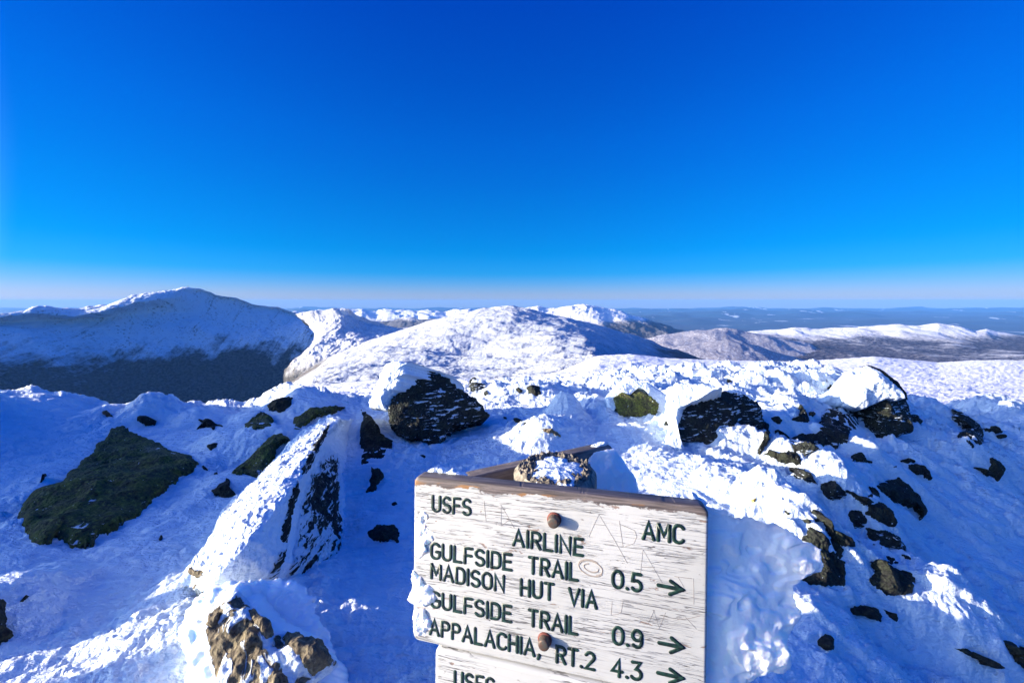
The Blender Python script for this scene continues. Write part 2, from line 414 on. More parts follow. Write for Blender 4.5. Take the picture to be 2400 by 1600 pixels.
ROCKS = [
    ([(48, 1215), (59, 1187), (80, 1168), (104, 1159), (127, 1145), (149, 1142), (163, 1114), (200, 1086), (222, 1069), (226, 1048), (252, 1027), (262, 1012), (288, 1007), (302, 1012), (342, 1036), (368, 1043), (401, 1062), (437, 1074), (456, 1090), (448, 1109), (413, 1130), (377, 1156), (340, 1185), (328, 1204), (300, 1222), (267, 1244), (236, 1256), (217, 1277), (200, 1283), (170, 1279), (153, 1267), (127, 1265), (113, 1277), (78, 1274), (68, 1256), (52, 1232)],
     'large flat slab of green lichen-covered rock lying in the shaded snow on the left', 'rock_green', dict(height=.17, amp=.05, freq=4.0, edge=5, nA=300, nR=60, thick=.6, power=7, facet=.5)),
    ([(630, 950), (658, 936), (687, 934), (678, 953), (670, 964), (635, 962)], 'dark rock at the top of the snow crest, beside the valley edge', 'rock_dark', {}),
    ([(612, 970), (628, 977), (638, 987), (632, 999), (601, 1007), (577, 1002), (592, 984)], 'rounded olive rock just below the snow crest, above the slab boulder', 'rock_green', {}),
    ([(696, 982), (724, 964), (782, 956), (802, 959), (770, 973), (730, 984), (712, 1000), (701, 1012), (693, 999)], 'long olive rock beside white rime, at the top end of the slab boulder', 'rock_green', {}),
    ([(552, 1105), (601, 1068), (632, 1036), (658, 1024), (675, 1042), (660, 1046), (644, 1058), (638, 1091), (609, 1119), (584, 1108)], 'long pointed olive rock along the left side of the snowy slab boulder', 'rock_green', {}),
    ([(532, 1124), (539, 1128), (533, 1145), (552, 1160), (546, 1168), (515, 1162), (498, 1154)], 'small boot-shaped dark rock below the pointed olive rock', 'rock_dark', dict(center=(528, 1154))),
    ([(465, 1005), (474, 994), (466, 985), (495, 990), (518, 1000), (500, 1002), (486, 1002)], 'thin dark rock under the snow crest, left of the rounded olive rock', 'rock_dark', {}),
    ([(323, 987), (330, 976), (349, 979), (363, 986), (360, 994), (342, 994)], 'small dark rock in the wind-cut crest above the green slab', 'rock_dark', {}),
    ([(241, 967), (255, 968), (267, 979), (250, 977)], 'tiny dark rock at the edge of the valley, top left', 'rock_dark', {}),
    ([(483, 1048), (497, 1043), (515, 1042), (512, 1049), (495, 1060)], 'small flat dark rock between the green slab and the pointed olive rock', 'rock_dark', {}),
    ([(467, 1094), (474, 1094), (487, 1103), (480, 1104)], 'sliver of dark rock off the right corner of the green slab', 'rock_dark', {}),
    ([(500, 1105), (510, 1105), (510, 1114), (501, 1113)], 'tiny square rock right of the green slab', 'rock_dark', {}),
    ([(85, 1150), (92, 1135), (106, 1114), (108, 1119), (97, 1140), (90, 1152)], 'thin dark sliver standing left of the green slab', 'rock_dark', {}),
    ([(372, 1266), (378, 1260), (381, 1263), (374, 1270)], 'dark pebble alone on the smooth shaded snow below the green slab', 'rock_dark', {}),
    ([(48, 1409), (60, 1400), (68, 1398), (60, 1404)], 'thin dark chip of rock lying on smooth snow, bottom left', 'rock_dark', {}),
    ([(-60, 1410), (0, 1412), (10, 1415), (15, 1422), (13, 1439), (15, 1452), (17, 1469), (28, 1479), (26, 1489), (17, 1499), (0, 1508), (-60, 1520)], 'dark reddish-brown rock cut by the left edge of the photo', 'rock_dark', dict(height=.16, thick=.3)),
    ([(848, 967), (860, 974), (875, 994), (888, 1012), (890, 1026), (914, 1035), (916, 1052), (902, 1067), (867, 1076), (850, 1086), (849, 1076), (853, 1060), (847, 1010), (854, 996)], 'jagged dark rock standing in shade left of the pyramid boulder', 'rock_dark', dict(center=(872, 1035))),
    ([(871, 1098), (880, 1104), (899, 1114), (893, 1129), (884, 1140), (881, 1151), (862, 1150), (868, 1130), (872, 1115)], 'small dark wedge of rock in shaded snow above the sign corner', 'rock_dark', {}),
    ([(862, 1248), (876, 1246), (887, 1233), (905, 1236), (920, 1230), (933, 1251), (930, 1268), (896, 1267), (874, 1261)], 'dark brown rock in shaded snow just left of the sign', 'rock_dark', {}),
    ([(911, 1178), (920, 1182), (933, 1184), (936, 1193), (920, 1187)], 'small dark chip of rock near the upper left corner of the sign', 'rock_dark', {}),
    ([(1113, 888), (1132, 898), (1144, 912), (1143, 923), (1115, 919), (1096, 907)], 'small pointed dark rock behind the right slope of the pyramid boulder', 'rock_streak', {}),
    ([(1160, 940), (1174, 928), (1188, 924), (1178, 936), (1167, 943)], 'slanting small dark rock on the white mound, left of three', 'rock_dark', {}),
    ([(1207, 912), (1215, 907), (1225, 914), (1217, 921), (1209, 918)], 'tiny dark rock on the white mound, the middle of three', 'rock_dark', {}),
    ([(1236, 908), (1249, 906), (1263, 907), (1270, 918), (1256, 931), (1240, 922)], 'round dark rock on the white mound, right of three', 'rock_dark', {}),
    ([(1175, 976), (1186, 980), (1194, 992), (1184, 989)], 'thin dark crack-like rock in shaded snow right of the pyramid boulder', 'rock_dark', {}),
    ([(1200, 981), (1216, 988), (1237, 997), (1229, 1002), (1213, 997)], 'long low dark rock behind the sunlit heap', 'rock_dark', {}),
    ([(1266, 1006), (1291, 1008), (1312, 1022), (1302, 1019), (1288, 1015), (1271, 1011)], 'low olive rock on top of the sunlit heap behind the sign', 'rock_brown', {}),
    ([(972, 1071), (985, 1074), (1002, 1075), (994, 1079), (975, 1077)], 'thin dark strip of rock in the blue shade above the sign', 'rock_dark', {}),
    ([(1925, 995), (1930, 975), (1941, 961), (1960, 954), (1985, 959), (2004, 975), (2006, 1000), (1998, 1012), (1988, 1012), (1983, 1036), (1966, 1034), (1960, 1050), (1944, 1044), (1928, 1030), (1930, 1010)], 'rounded dark boulder netted with white rime, left of the snow-capped boulder', 'rock_diag', dict(height=.14)),
    ([(1855, 1033), (1874, 1022), (1910, 1019), (1930, 1010), (1938, 1044), (1916, 1053), (1888, 1067), (1868, 1057)], 'low dark ledge running down left of the rime-netted boulder', 'rock_diag', {}),
    ([(1822, 1014), (1838, 1024), (1856, 1038), (1870, 1056), (1860, 1058), (1845, 1036)], 'thin slanting dark edge of rock right of the big streaked boulder', 'rock_dark', {}),
    ([(1795, 1064), (1808, 1058), (1827, 1064), (1844, 1058), (1866, 1061), (1877, 1089), (1830, 1083), (1815, 1074)], 'blocky dark rock at the right foot of the big streaked boulder', 'rock_dark', {}),
    ([(1793, 984), (1799, 1000), (1803, 1016), (1794, 1040), (1784, 1062), (1776, 1060), (1788, 1030), (1790, 1005)], 'narrow upright dark rock against the right side of the streaked boulder', 'rock_dark', {}),
    ([(1857, 982), (1872, 976), (1874, 951), (1880, 952), (1886, 970), (1895, 987), (1876, 988)], 'small peaked dark rock in the snow above the slanting ledge', 'rock_dark', dict(height=.08)),
    ([(1808, 980), (1824, 978), (1833, 985), (1829, 992), (1812, 990)], 'small oval dark rock right of the streaked boulder', 'rock_dark', {}),
    ([(1894, 968), (1906, 964), (1910, 970), (1903, 976), (1895, 974)], 'tiny dark rock right of the peaked rock', 'rock_dark', {}),
    ([(1940, 910), (1945, 902), (1954, 911), (1950, 917), (1941, 916)], 'tiny dark rock in bright snow left of the snow cap', 'rock_dark', {}),
    ([(1700, 888), (1708, 886), (1716, 897), (1708, 902)], 'tiny dark rock on the bright crest above the streaked boulder', 'rock_dark', {}),
    ([(1555, 998), (1560, 985), (1567, 983), (1568, 998), (1558, 1001)], 'small dark rock at the right rim of the snow hollow', 'rock_dark', {}),
    ([(2024, 982), (2030, 986), (2046, 1002), (2040, 1001)], 'thin dark sliver left of the snow-capped boulder', 'rock_dark', {}),
    ([(2122, 985), (2132, 974), (2145, 972), (2157, 990), (2150, 997), (2128, 994)], 'small snow-dusted rock right of the snow-capped boulder', 'rock_streak', {}),
    ([(2232, 964), (2255, 972), (2275, 989), (2292, 1006), (2295, 1039), (2273, 1045), (2248, 1030), (2250, 1012), (2262, 1016), (2266, 1003), (2247, 994)], 'hooked dark boulder at the far right edge of the near slope', 'rock_diag', dict(height=.2, center=(2276, 1016), thick=.5)),
    ([(2305, 1005), (2322, 1002), (2348, 1012), (2330, 1012)], 'flat dark rock right of the hooked boulder', 'rock_dark', {}),
    ([(2340, 1019), (2350, 1018), (2356, 1025), (2347, 1025)], 'tiny flat rock at the far right edge of the near slope', 'rock_dark', {}),
    ([(2319, 1075), (2341, 1078), (2345, 1092), (2347, 1103), (2340, 1118), (2333, 1127), (2322, 1108)], 'upright dark rock in blue shade near the right edge of the photo', 'rock_dark', dict(height=.12)),
    ([(2282, 1096), (2295, 1100), (2314, 1114), (2305, 1112)], 'thin dark streak of rock left of the upright rock', 'rock_dark', {}),
    ([(1993, 1072), (2010, 1074), (2021, 1078), (2040, 1084), (2030, 1087), (2010, 1083), (1996, 1079)], 'long thin dark rock alone in blue shade below the rime-netted boulder', 'rock_dark', {}),
    ([(2110, 1080), (2125, 1077), (2142, 1082), (2125, 1084)], 'thin arched dark streak above the small wedge rock', 'rock_dark', {}),
    ([(2131, 1090), (2148, 1088), (2162, 1102), (2180, 1120), (2170, 1120), (2150, 1109), (2138, 1103)], 'small wedge of dark rock with a trailing tail in the blue slope', 'rock_dark', {}),
    ([(2088, 1095), (2098, 1090), (2102, 1097), (2094, 1099)], 'tiny dark rock left of the small wedge rock', 'rock_dark', {}),
    ([(2061, 1140), (2079, 1131), (2107, 1128), (2127, 1138), (2148, 1164), (2161, 1187), (2158, 1205), (2150, 1212), (2145, 1200), (2133, 1185), (2107, 1180), (2082, 1162), (2066, 1154)], 'large dark fin-shaped rock alone on the blue slope on the right', 'rock_dark', dict(height=.14, center=(2108, 1158))),
    ([(1926, 1144), (1934, 1131), (1949, 1128), (1967, 1139), (1982, 1159), (1977, 1164), (1951, 1169), (1929, 1157)], 'dark rock at the head of the row of rocks right of the sign', 'rock_diag', {}),
    ([(1985, 1152), (2005, 1159), (2028, 1169), (2045, 1176), (2035, 1186), (2020, 1180), (2005, 1169)], 'low dark rock linking the head rock to the tall one in the row', 'rock_dark', {}),
    ([(2033, 1185), (2056, 1177), (2077, 1192), (2085, 1212), (2089, 1231), (2056, 1223), (2031, 1203)], 'tall dark rock in the row, below the comma-shaped one', 'rock_dark', dict(height=.12)),
    ([(2031, 1141), (2043, 1141), (2058, 1156), (2054, 1170), (2030, 1166), (2040, 1155)], 'comma-shaped dark rock beside a small sunlit snow patch', 'rock_dark', {}),
    ([(1982, 1203), (2005, 1195), (2025, 1207), (2028, 1223), (2015, 1235), (1998, 1233)], 'dark rock half under sunlit snow in the middle of the row', 'rock_diag', {}),
    ([(1903, 1202), (1913, 1200), (1934, 1215), (1947, 1235), (1952, 1256), (1938, 1255), (1934, 1232), (1920, 1216), (1908, 1224)], 'arched thin dark rock above the bent dark rock', 'rock_dark', dict(center=(1938, 1228))),
    ([(1945, 1240), (1979, 1256), (2008, 1276), (1990, 1279), (1968, 1274), (1950, 1260)], 'low dark rock trailing right from the arched rock', 'rock_dark', {}),
    ([(1880, 1218), (1892, 1217), (1903, 1226), (1894, 1229)], 'tiny dark rock left of the arched rock', 'rock_dark', {}),
    ([(1893, 1243), (1926, 1251), (1949, 1264), (1966, 1290), (1970, 1320), (1969, 1363), (1933, 1363), (1893, 1361), (1872, 1361), (1872, 1350), (1893, 1348), (1910, 1338), (1915, 1300), (1905, 1280), (1880, 1269), (1890, 1258)], 'big bent dark rock directly behind the tip of the rime plume', 'rock_dark', dict(center=(1942, 1318), height=.10)),
    ([(2043, 1320), (2066, 1308), (2082, 1307), (2107, 1325), (2127, 1338), (2135, 1355), (2128, 1386), (2107, 1389), (2089, 1394), (2069, 1386), (2048, 1366), (2044, 1348), (2056, 1338)], 'big rounded black rock on the blue slope right of the rime plume', 'rock_dark', dict(height=.12)),
    ([(2030, 1240), (2055, 1232), (2079, 1248), (2102, 1259), (2117, 1284), (2127, 1309), (2102, 1297), (2076, 1284), (2046, 1279), (2040, 1258)], 'steep rime-streaked rock above the big rounded black rock', 'rock_streak', {}),
    ([(1998, 1430), (2005, 1422), (2043, 1422), (2061, 1437), (2058, 1455), (2038, 1447), (2023, 1440), (2002, 1440)], 'low double dark rock under a small sunlit ledge', 'rock_dark', {}),
    ([(2064, 1426), (2080, 1434), (2104, 1454), (2096, 1456), (2076, 1442)], 'thin dark sliver right of the low double rock', 'rock_dark', {}),
    ([(1913, 1502), (1927, 1486), (1944, 1489), (1943, 1500), (1952, 1510), (1949, 1523), (1932, 1521), (1915, 1510)], 'small round dark rock at the bottom right of the rime plume', 'rock_dark', {}),
    ([(2340, 1504), (2361, 1504), (2372, 1529), (2400, 1574), (2387, 1562), (2363, 1534)], 'long dark sliver of rock slanting into the bottom right corner', 'rock_dark', {}),
    ([(2382, 1517), (2430, 1515), (2430, 1550), (2400, 1545)], 'dark rock cut by the right edge near the bottom corner', 'rock_dark', {}),
    ([(2236, 1518), (2254, 1517), (2275, 1526), (2312, 1545), (2330, 1560), (2312, 1556), (2280, 1540), (2250, 1524)], 'thin dark rim of rock along the top of the sunlit corner snow', 'rock_dark', {}),
    ([(1852, 1100), (1877, 1105), (1903, 1118), (1914, 1134), (1893, 1131), (1862, 1118)], 'rough dark rock at the right end of the sunlit patch', 'rock_diag', {}),
    ([(1760, 1170), (1768, 1163), (1773, 1169), (1770, 1179), (1761, 1178)], 'tiny ochre stone in the sunlit snow above the sign', 'ochre', {}),
    ([(1836, 1198), (1844, 1196), (1856, 1212), (1848, 1214)], 'small dark chip where the sunlit patch falls into shade', 'rock_dark', {}),
]
# every rock carries a drift of snow on its sunny, windward side
_rb = np.random.RandomState(3)
for _p, _l, _m, _k in ROCKS:
    _a = np.array(_p, float); _c = _a.mean(0)
    if 'heap' in _l or _c[1] < 900 or 'slab' in _l.split(' beside')[0] and 'large flat' in _l: continue
    _w2 = unz(_c[0], _c[1], -.1)
    for _ in range(4):
        _zz = float(ground_base(_w2[0], _w2[1])); _w2 = unz(_c[0], _c[1], max(-2.5, min(_zz, .6)))
    _dist = np.linalg.norm(_w2 - CAM); _w = np.ptp(_a[:, 0]) * _dist / F
    if _dist > 14 or _w < .07: continue
    BUMPS.append((_w2[0] - .28 * _w, _w2[1] + .30 * _w, .62 * _w + .05, .50 * _w + .05, _rb.uniform(-.6, .1), min(.34 * _w, .20)))

# unseen hump added at left, notched to cast the foreground shade: profile along y
HUMP_Y = [-3.0, 0.05, .18, .53, .60, .79, .84, .90, .94, 1.10, 1.16, 1.40, 2.70, 3.4, 4.4, 4.6, 4.8, 7.0]
HUMP_Z = [0.2, 0.2, 1.02, 1.08, .15, .15, 1.06, 1.06, .66, .70, 1.06, 1.10, 1.12, 1.08, 1.0, 0.6, 0.0, 0.0]

def ground_z(x, y, detail=True):
    z = ground_base(x, y)
    for bx, by, rx, ry, rot, h in BUMPS:
        c, s = math.cos(rot), math.sin(rot)
        u = ((x - bx) * c + (y - by) * s) / rx; v = (-(x - bx) * s + (y - by) * c) / ry
        z = z + h * np.exp(-(u * u + v * v) ** 1.3)
    yy = y - 0.158 * (x + 7.0)                     # run the profile along the sun direction
    prof = np.interp(yy, HUMP_Y, HUMP_Z)
    z = z + prof * np.exp(-((x + 7.3) / 0.75) ** 4)
    p = xyz(x, y)
    z = z + .05 * fbm(p * .9, 3) + .022 * fbm(p * 2.7 + 2.2, 3)
    # broken, stepped ledges of plastered rock on the right-hand slope
    c, s = math.cos(R(-33)), math.sin(R(-33))
    u = x * c + y * s; v = -x * s + y * c
    lt = fbm(xyz(u * .75, v * 1.7, 8.8), 4, .5) * 1.5 + .5
    fl = np.floor(lt * 2.0); ft = lt * 2.0 - fl
    led = (fl + sstep(.62, 1.0, ft)) / 2.0
    mask = sstep(1.2, 2.2, x) * sstep(1.4, 2.2, y) * sstep(16, 11, y)
    z = z + mask * .15 * led + sstep(4.2, 5.5, y) * (1 - mask) * .07 * led
    if detail:
        # patches: where the surface is smooth wind slab and where it is rough rime
        patch = sstep(-.15, .35, perlin(p * .55 + 5.1))
        c, s = math.cos(R(24)), math.sin(R(24))
        u = x * c + y * s; v = -x * s + y * c
        warp = .25 * perlin(p * 1.3 + 3)
        st = fbm(xyz(u * 1.6, v * 6.5 + warp * 6.5), 4, .55, ridged=True)
        z = z + (.013 + .012 * patch) * st
        z = z + (.010 + .010 * patch) * fbm(p * 9 + 9.7, 4, .6)
        z = z + .006 * patch * np.abs(perlin(p * 26)) * 2 + .005 * fbm(xyz(u * 9, v * 24, 2.2), 2)
        far = sstep(4.5, 6.5, y)                  # terraced, wind-cut crests further out
        t = fbm(xyz(x * 1.1 + y * .3, y * 4.5 + warp * 2), 4, .5)
        z = z + far * (.085 * np.round(t * 3.0) / 3.0 + .055 * t)
    return z

th = np.concatenate([np.linspace(-150, -60, 120, endpoint=False), np.linspace(-60, 58, 1150, endpoint=False), np.linspace(58, 110, 30)])
rr = np.concatenate([np.geomspace(.45, 1.2, 30, endpoint=False), np.geomspace(1.2, 17.5, 640)])
TH, RR = np.meshgrid(R(1) * th, rr)
gx, gy = RR * np.sin(TH), RR * np.cos(TH)
V = xyz(gx, gy, ground_z(gx, gy))
ground = mesh_obj('ground', V, grid_faces(len(rr), len(th)), M['snow'])
put(ground, 'wind-packed snow of the summit ridge around the trail sign', 'snow', kind='structure')

# coarse copy used only for ray casting while placing the rocks
th2 = R(1) * np.linspace(-62, 62, 260); rr2 = np.geomspace(.9, 17, 240)
T2, R2 = np.meshgrid(th2, rr2)
cx_, cy_ = R2 * np.sin(T2), R2 * np.cos(T2)
CV = xyz(cx_, cy_, ground_z(cx_, cy_, False)).reshape(-1, 3)
CF = grid_faces(len(rr2), len(th2))
BVHS = [BVHTree.FromPolygons(CV.tolist(), CF.tolist())]

def cast(px, py, trees=None):
    d = rays(px, py); d = d / np.linalg.norm(d)
    best = None
    for t in (trees or BVHS):
        h = t.ray_cast(Vector(CAM), Vector(d))
        if h[0] is not None and (best is None or h[3] < best[3]):
            best = h
    return best

# ------------------------------------------------------------------ lofted terrain
def loft(rows, ncol, nrow, amp=0.0, length=1.0, octaves=5, ridged=False, gain=.5, seed=0.0, zamp=None):
    """rows: polylines of (px, py, Y); returns grid of world points"""
    res = []
    t = np.linspace(0, 1, ncol)
    for row in rows:
        a = np.array(row, float)
        P = unp(a[:, 0], a[:, 1], a[:, 2])
        s = np.concatenate([[0], np.cumsum(np.hypot(np.diff(a[:, 0]), np.diff(a[:, 1])))]); s /= s[-1]
        res.append(np.stack([np.interp(t, s, P[:, k]) for k in range(3)], -1))
    res = np.array(res)
    n = len(rows)
    s = np.linspace(0, n - 1, nrow)
    i = np.clip(np.floor(s).astype(int), 0, n - 2); f = (s - i)[:, None, None]
    p0 = res[np.clip(i - 1, 0, n - 1)]; p1 = res[i]; p2 = res[i + 1]; p3 = res[np.clip(i + 2, 0, n - 1)]
    m1 = (p2 - p0) * .5 * .7; m2 = (p3 - p1) * .5 * .7
    f2, f3 = f * f, f * f * f
    P = (2 * f3 - 3 * f2 + 1) * p1 + (f3 - 2 * f2 + f) * m1 + (-2 * f3 + 3 * f2) * p2 + (f3 - f2) * m2
    # soften the kinks along columns
    for _ in range(2):
        P[:, 1:-1] = .25 * P[:, :-2] + .5 * P[:, 1:-1] + .25 * P[:, 2:]
    if amp:
        q = P / length + seed
        nz = fbm(q, octaves, gain, ridged=ridged)
        P[..., 2] += amp * nz
        P[..., 0] += amp * .6 * fbm(q + 31.7, octaves, gain)
    return P

def far_mat(name, tree_z, tree_w, forest, rockiness=.3, scale=1 / 120., snow=SNOW, speck=.5, warp=1.0, frost=None, aniso=None, rlo=.56, gully=None):
    """snow above, forest below a ragged tree line; dark specks of rock and scrub in the snow"""
    m, nt, b = new_mat(name); g = G(nt)
    v = g.coords('World', aniso or (1, 1, 1))
    z = g.sepz(g.coords('World'))
    n1 = g.noise(v, scale, 6, .62); n2 = g.noise(v, scale * 7, 5, .65); n3 = g.noise(v, scale * 30, 3, .6)
    k = g.math('ADD', z, g.math('MULTIPLY', g.math('SUBTRACT', n1, .5), tree_w * 3.2 * warp))
    k = g.math('ADD', k, g.math('MULTIPLY', g.math('SUBTRACT', n2, .5), tree_w * 1.6))
    n0 = g.noise(v, scale * .22, 3, .5)
    k = g.math('ADD', k, g.math('MULTIPLY', g.math('SUBTRACT', n0, .5), tree_w * 3.0 * warp))
    if gully:
        mp = g.coords('World', (1 / gully, 1 / (gully * 14), 1 / (gully * 7)), (0, 0, R(-37)))
        n4 = g.noise(mp, 1.0, 4, .65, .4)
        k = g.math('ADD', k, g.math('MULTIPLY', g.math('SUBTRACT', n4, .5), tree_w * 4.0))
    f = g.step(k, tree_z + tree_w, tree_z - tree_w)
    f = g.math('MULTIPLY', f, g.math('ADD', .90, g.math('MULTIPLY', g.step(n2, .62, .40), .10)))
    f = g.math('MULTIPLY', f, g.math('SUBTRACT', 1.0, g.math('MULTIPLY', g.step(n2, .66, .72), .5 if not gully else .06)))
    r = g.step(g.math('ADD', g.math('MULTIPLY', n2, .65), g.math('MULTIPLY', n3, .35)), rlo, rlo + .1)
    r = g.math('MULTIPLY', g.math('MULTIPLY', r, rockiness), g.step(n1, .36, .6))
    if gully:
        r = g.math('MAXIMUM', r, g.math('MULTIPLY', g.math('MULTIPLY', g.step(n4, .56, .70), g.step(n2, .40, .56)), rockiness))
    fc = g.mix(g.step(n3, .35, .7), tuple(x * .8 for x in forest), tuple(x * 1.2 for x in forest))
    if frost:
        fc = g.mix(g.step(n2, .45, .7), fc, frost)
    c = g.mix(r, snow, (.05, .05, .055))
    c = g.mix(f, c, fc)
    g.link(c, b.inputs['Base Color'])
    b.inputs['Roughness'].default_value = .9
    b.inputs['Specular IOR Level'].default_value = .1
    h = g.math('ADD', g.math('MULTIPLY', n2, 1.0), g.math('MULTIPLY', n3, .6))
    g.link(g.bump(h, speck, .10 / scale), b.inputs['Normal'])
    return m

def terrain(name, rows, ncol, nrow, mat, label, cat, **kw):
    P = loft(rows, ncol, nrow, **kw)
    o = mesh_obj(name, P, grid_faces(nrow, ncol), mat)
    return put(o, label, cat, kind='structure')

def yrow(pts, Y):
    return [(a, b, Y) for a, b in pts]

# snowfield beyond the near crest
SF = [
    yrow([(540, 1030), (700, 1010), (1000, 1000), (1300, 990), (1700, 1005), (2000, 1030), (2460, 1110)], 11),
    yrow([(550, 1000), (700, 965), (850, 950), (1000, 935), (1200, 925), (1400, 915), (1700, 945), (2000, 965), (2200, 990), (2460, 1020)], 25),
    yrow([(560, 985), (640, 955), (700, 932), (850, 918), (1000, 905), (1200, 905), (1400, 888), (1700, 905), (2000, 925), (2460, 955)], 70),
    yrow([(560, 980), (650, 945), (700, 920), (780, 905), (880, 895), (1000, 895), (1090, 890), (1200, 890), (1400, 862), (1700, 875), (2000, 885), (2460, 905)], 160),
    yrow([(560, 980), (650, 948), (720, 925), (800, 908), (900, 900), (1000, 897), (1100, 905), (1200, 900), (1300, 882), (1400, 838), (1480, 834), (1560, 843), (1700, 848), (1850, 850), (1950, 845), (2050, 838), (2150, 847), (2200, 852), (2280, 847), (2350, 846), (2460, 850)], 380),
    yrow([(560, 1060), (800, 1000), (1100, 980), (1400, 920), (1700, 920), (2000, 915), (2460, 930)], 520),
]
M['field'] = far_mat('windswept_snowfield', -2000, 50, (.1, .1, .1), .75, 1 / 14., (.86, .87, .89), .5, aniso=(1, .35, 1), rlo=.545)
terrain('snowfield', SF, 620, 330, M['field'], 'wide sunlit snowfield speckled with small stones beyond the near rocks', 'snow', amp=.55, length=6.0, octaves=7, gain=.62)

# big rounded white summit in the middle, its right flank turned from the sun
JF = [
    [(620, 990, 420), (650, 960, 420), (720, 935, 430), (900, 915, 440), (1000, 910, 440), (1100, 915, 440), (1250, 905, 440), (1400, 872, 440), (1480, 868, 800), (1560, 875, 1700), (1660, 880, 2500)],
    [(630, 960, 700), (680, 918, 820), (730, 890, 850), (800, 880, 870), (900, 868, 900), (1000, 872, 900), (1080, 882, 850), (1200, 866, 850), (1300, 846, 850), (1390, 832, 900), (1460, 838, 1500), (1560, 845, 2200), (1656, 850, 2600)],
    [(655, 935, 1150), (688, 902, 1300), (740, 868, 1350), (800, 846, 1400), (900, 824, 1450), (1000, 812, 1500), (1050, 836, 1300), (1100, 822, 1420), (1200, 802, 1450), (1300, 790, 1450), (1370, 790, 1500), (1450, 806, 1950), (1560, 832, 2400), (1656, 846, 2700)],
    [(662, 920, 1700), (713, 883, 1900), (788, 836, 2000), (868, 806, 2100), (960, 778, 2150), (1040, 756, 2200), (1090, 748, 2200), (1140, 738, 2200), (1200, 738, 2200), (1260, 748, 2150), (1330, 758, 2150), (1410, 776, 2350), (1500, 802, 2550), (1560, 822, 2650), (1656, 845, 2750)],
    [(660, 915, 2100), (700, 889, 2300), (776, 841, 2450), (867, 800, 2550), (969, 767, 2650), (1071, 742, 2700), (1122, 727, 2700), (1173, 720, 2700), (1204, 717, 2700), (1235, 723, 2700), (1286, 738, 2700), (1357, 754, 2700), (1430, 770, 2720), (1480, 784, 2740), (1551, 810, 2760), (1653, 844, 2780)],
    [(660, 980, 2600), (800, 900, 3000), (969, 820, 3300), (1200, 770, 3400), (1430, 820, 3300), (1653, 900, 3000)],
]
M['jeff'] = far_mat('rime_covered_mountain', -330, 90, (.13, .12, .115), .8, 1 / 50., (.58, .62, .67), .9, rlo=.49)
terrain('mountain', JF, 560, 300, M['jeff'], 'broad rounded white summit in the middle, sunlit on its left flank and blue on its right', 'mountain', amp=13, length=210, octaves=8, gain=.59)

# big massif on the left, in its own shade
WA = [
    yrow([(-260, 1060), (0, 1050), (300, 1050), (600, 1040), (800, 1010)], 3900),
    [(-260, 930, 4100), (0, 925, 4100), (150, 930, 4150), (300, 945, 4200), (420, 960, 4200), (520, 955, 4250), (620, 930, 4400), (700, 900, 4600), (800, 880, 4800)],
    [(-260, 850, 4500), (0, 850, 4500), (150, 860, 4550), (300, 878, 4600), (430, 890, 4600), (540, 885, 4650), (640, 865, 4750), (720, 840, 4900), (800, 820, 5000)],
    [(-260, 790, 4800), (0, 790, 4800), (150, 795, 4850), (300, 805, 4900), (430, 815, 4950), (540, 812, 5000), (640, 800, 5100), (720, 785, 5200), (800, 780, 5300)],
    [(-260, 755, 5050), (0, 752, 5050), (150, 752, 5100), (260, 745, 5150), (360, 730, 5250), (430, 735, 5300), (520, 745, 5350), (610, 752, 5420), (690, 758, 5500), (800, 765, 5600)],
    [(-260, 752, 5000), (0, 744, 4950), (60, 742, 4950), (78, 738, 4940), (110, 736, 4950), (145, 738, 4950), (190, 737, 4960), (255, 728, 5000), (316, 712, 5080), (372, 702, 5150), (392, 697, 5200), (428, 688, 5350), (470, 690, 5430), (510, 699, 5470), (571, 715, 5520), (653, 730, 5620), (700, 741, 5680), (800, 757, 5790)],
    [(-260, 745, 5200), (0, 737, 5200), (60, 732, 5200), (78, 723, 5200), (110, 721, 5200), (145, 727, 5220), (190, 726, 5260), (255, 715, 5330), (316, 696, 5420), (372, 688, 5460), (392, 683, 5480), (428, 679, 5500), (470, 684, 5500), (510, 694, 5500), (571, 711, 5550), (653, 727, 5650), (700, 738, 5700), (800, 755, 5800)],
    yrow([(-260, 800), (100, 790), (430, 760), (650, 780), (800, 820)], 6800),
]
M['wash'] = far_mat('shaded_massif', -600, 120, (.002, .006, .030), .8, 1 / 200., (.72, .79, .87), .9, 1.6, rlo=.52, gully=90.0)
WA = [[(a, b, Y * float(np.interp(a, [-260, 0, 428, 653, 800], [.72, .83, 1.0, 1.07, 1.1]))) for a, b, Y in row] for row in WA]
terrain('mountain', WA, 480, 330, M['wash'], 'highest massif on the left with a broad shaded face and dark forest in the deep valley below', 'mountain', amp=40, length=420, octaves=8, gain=.58)

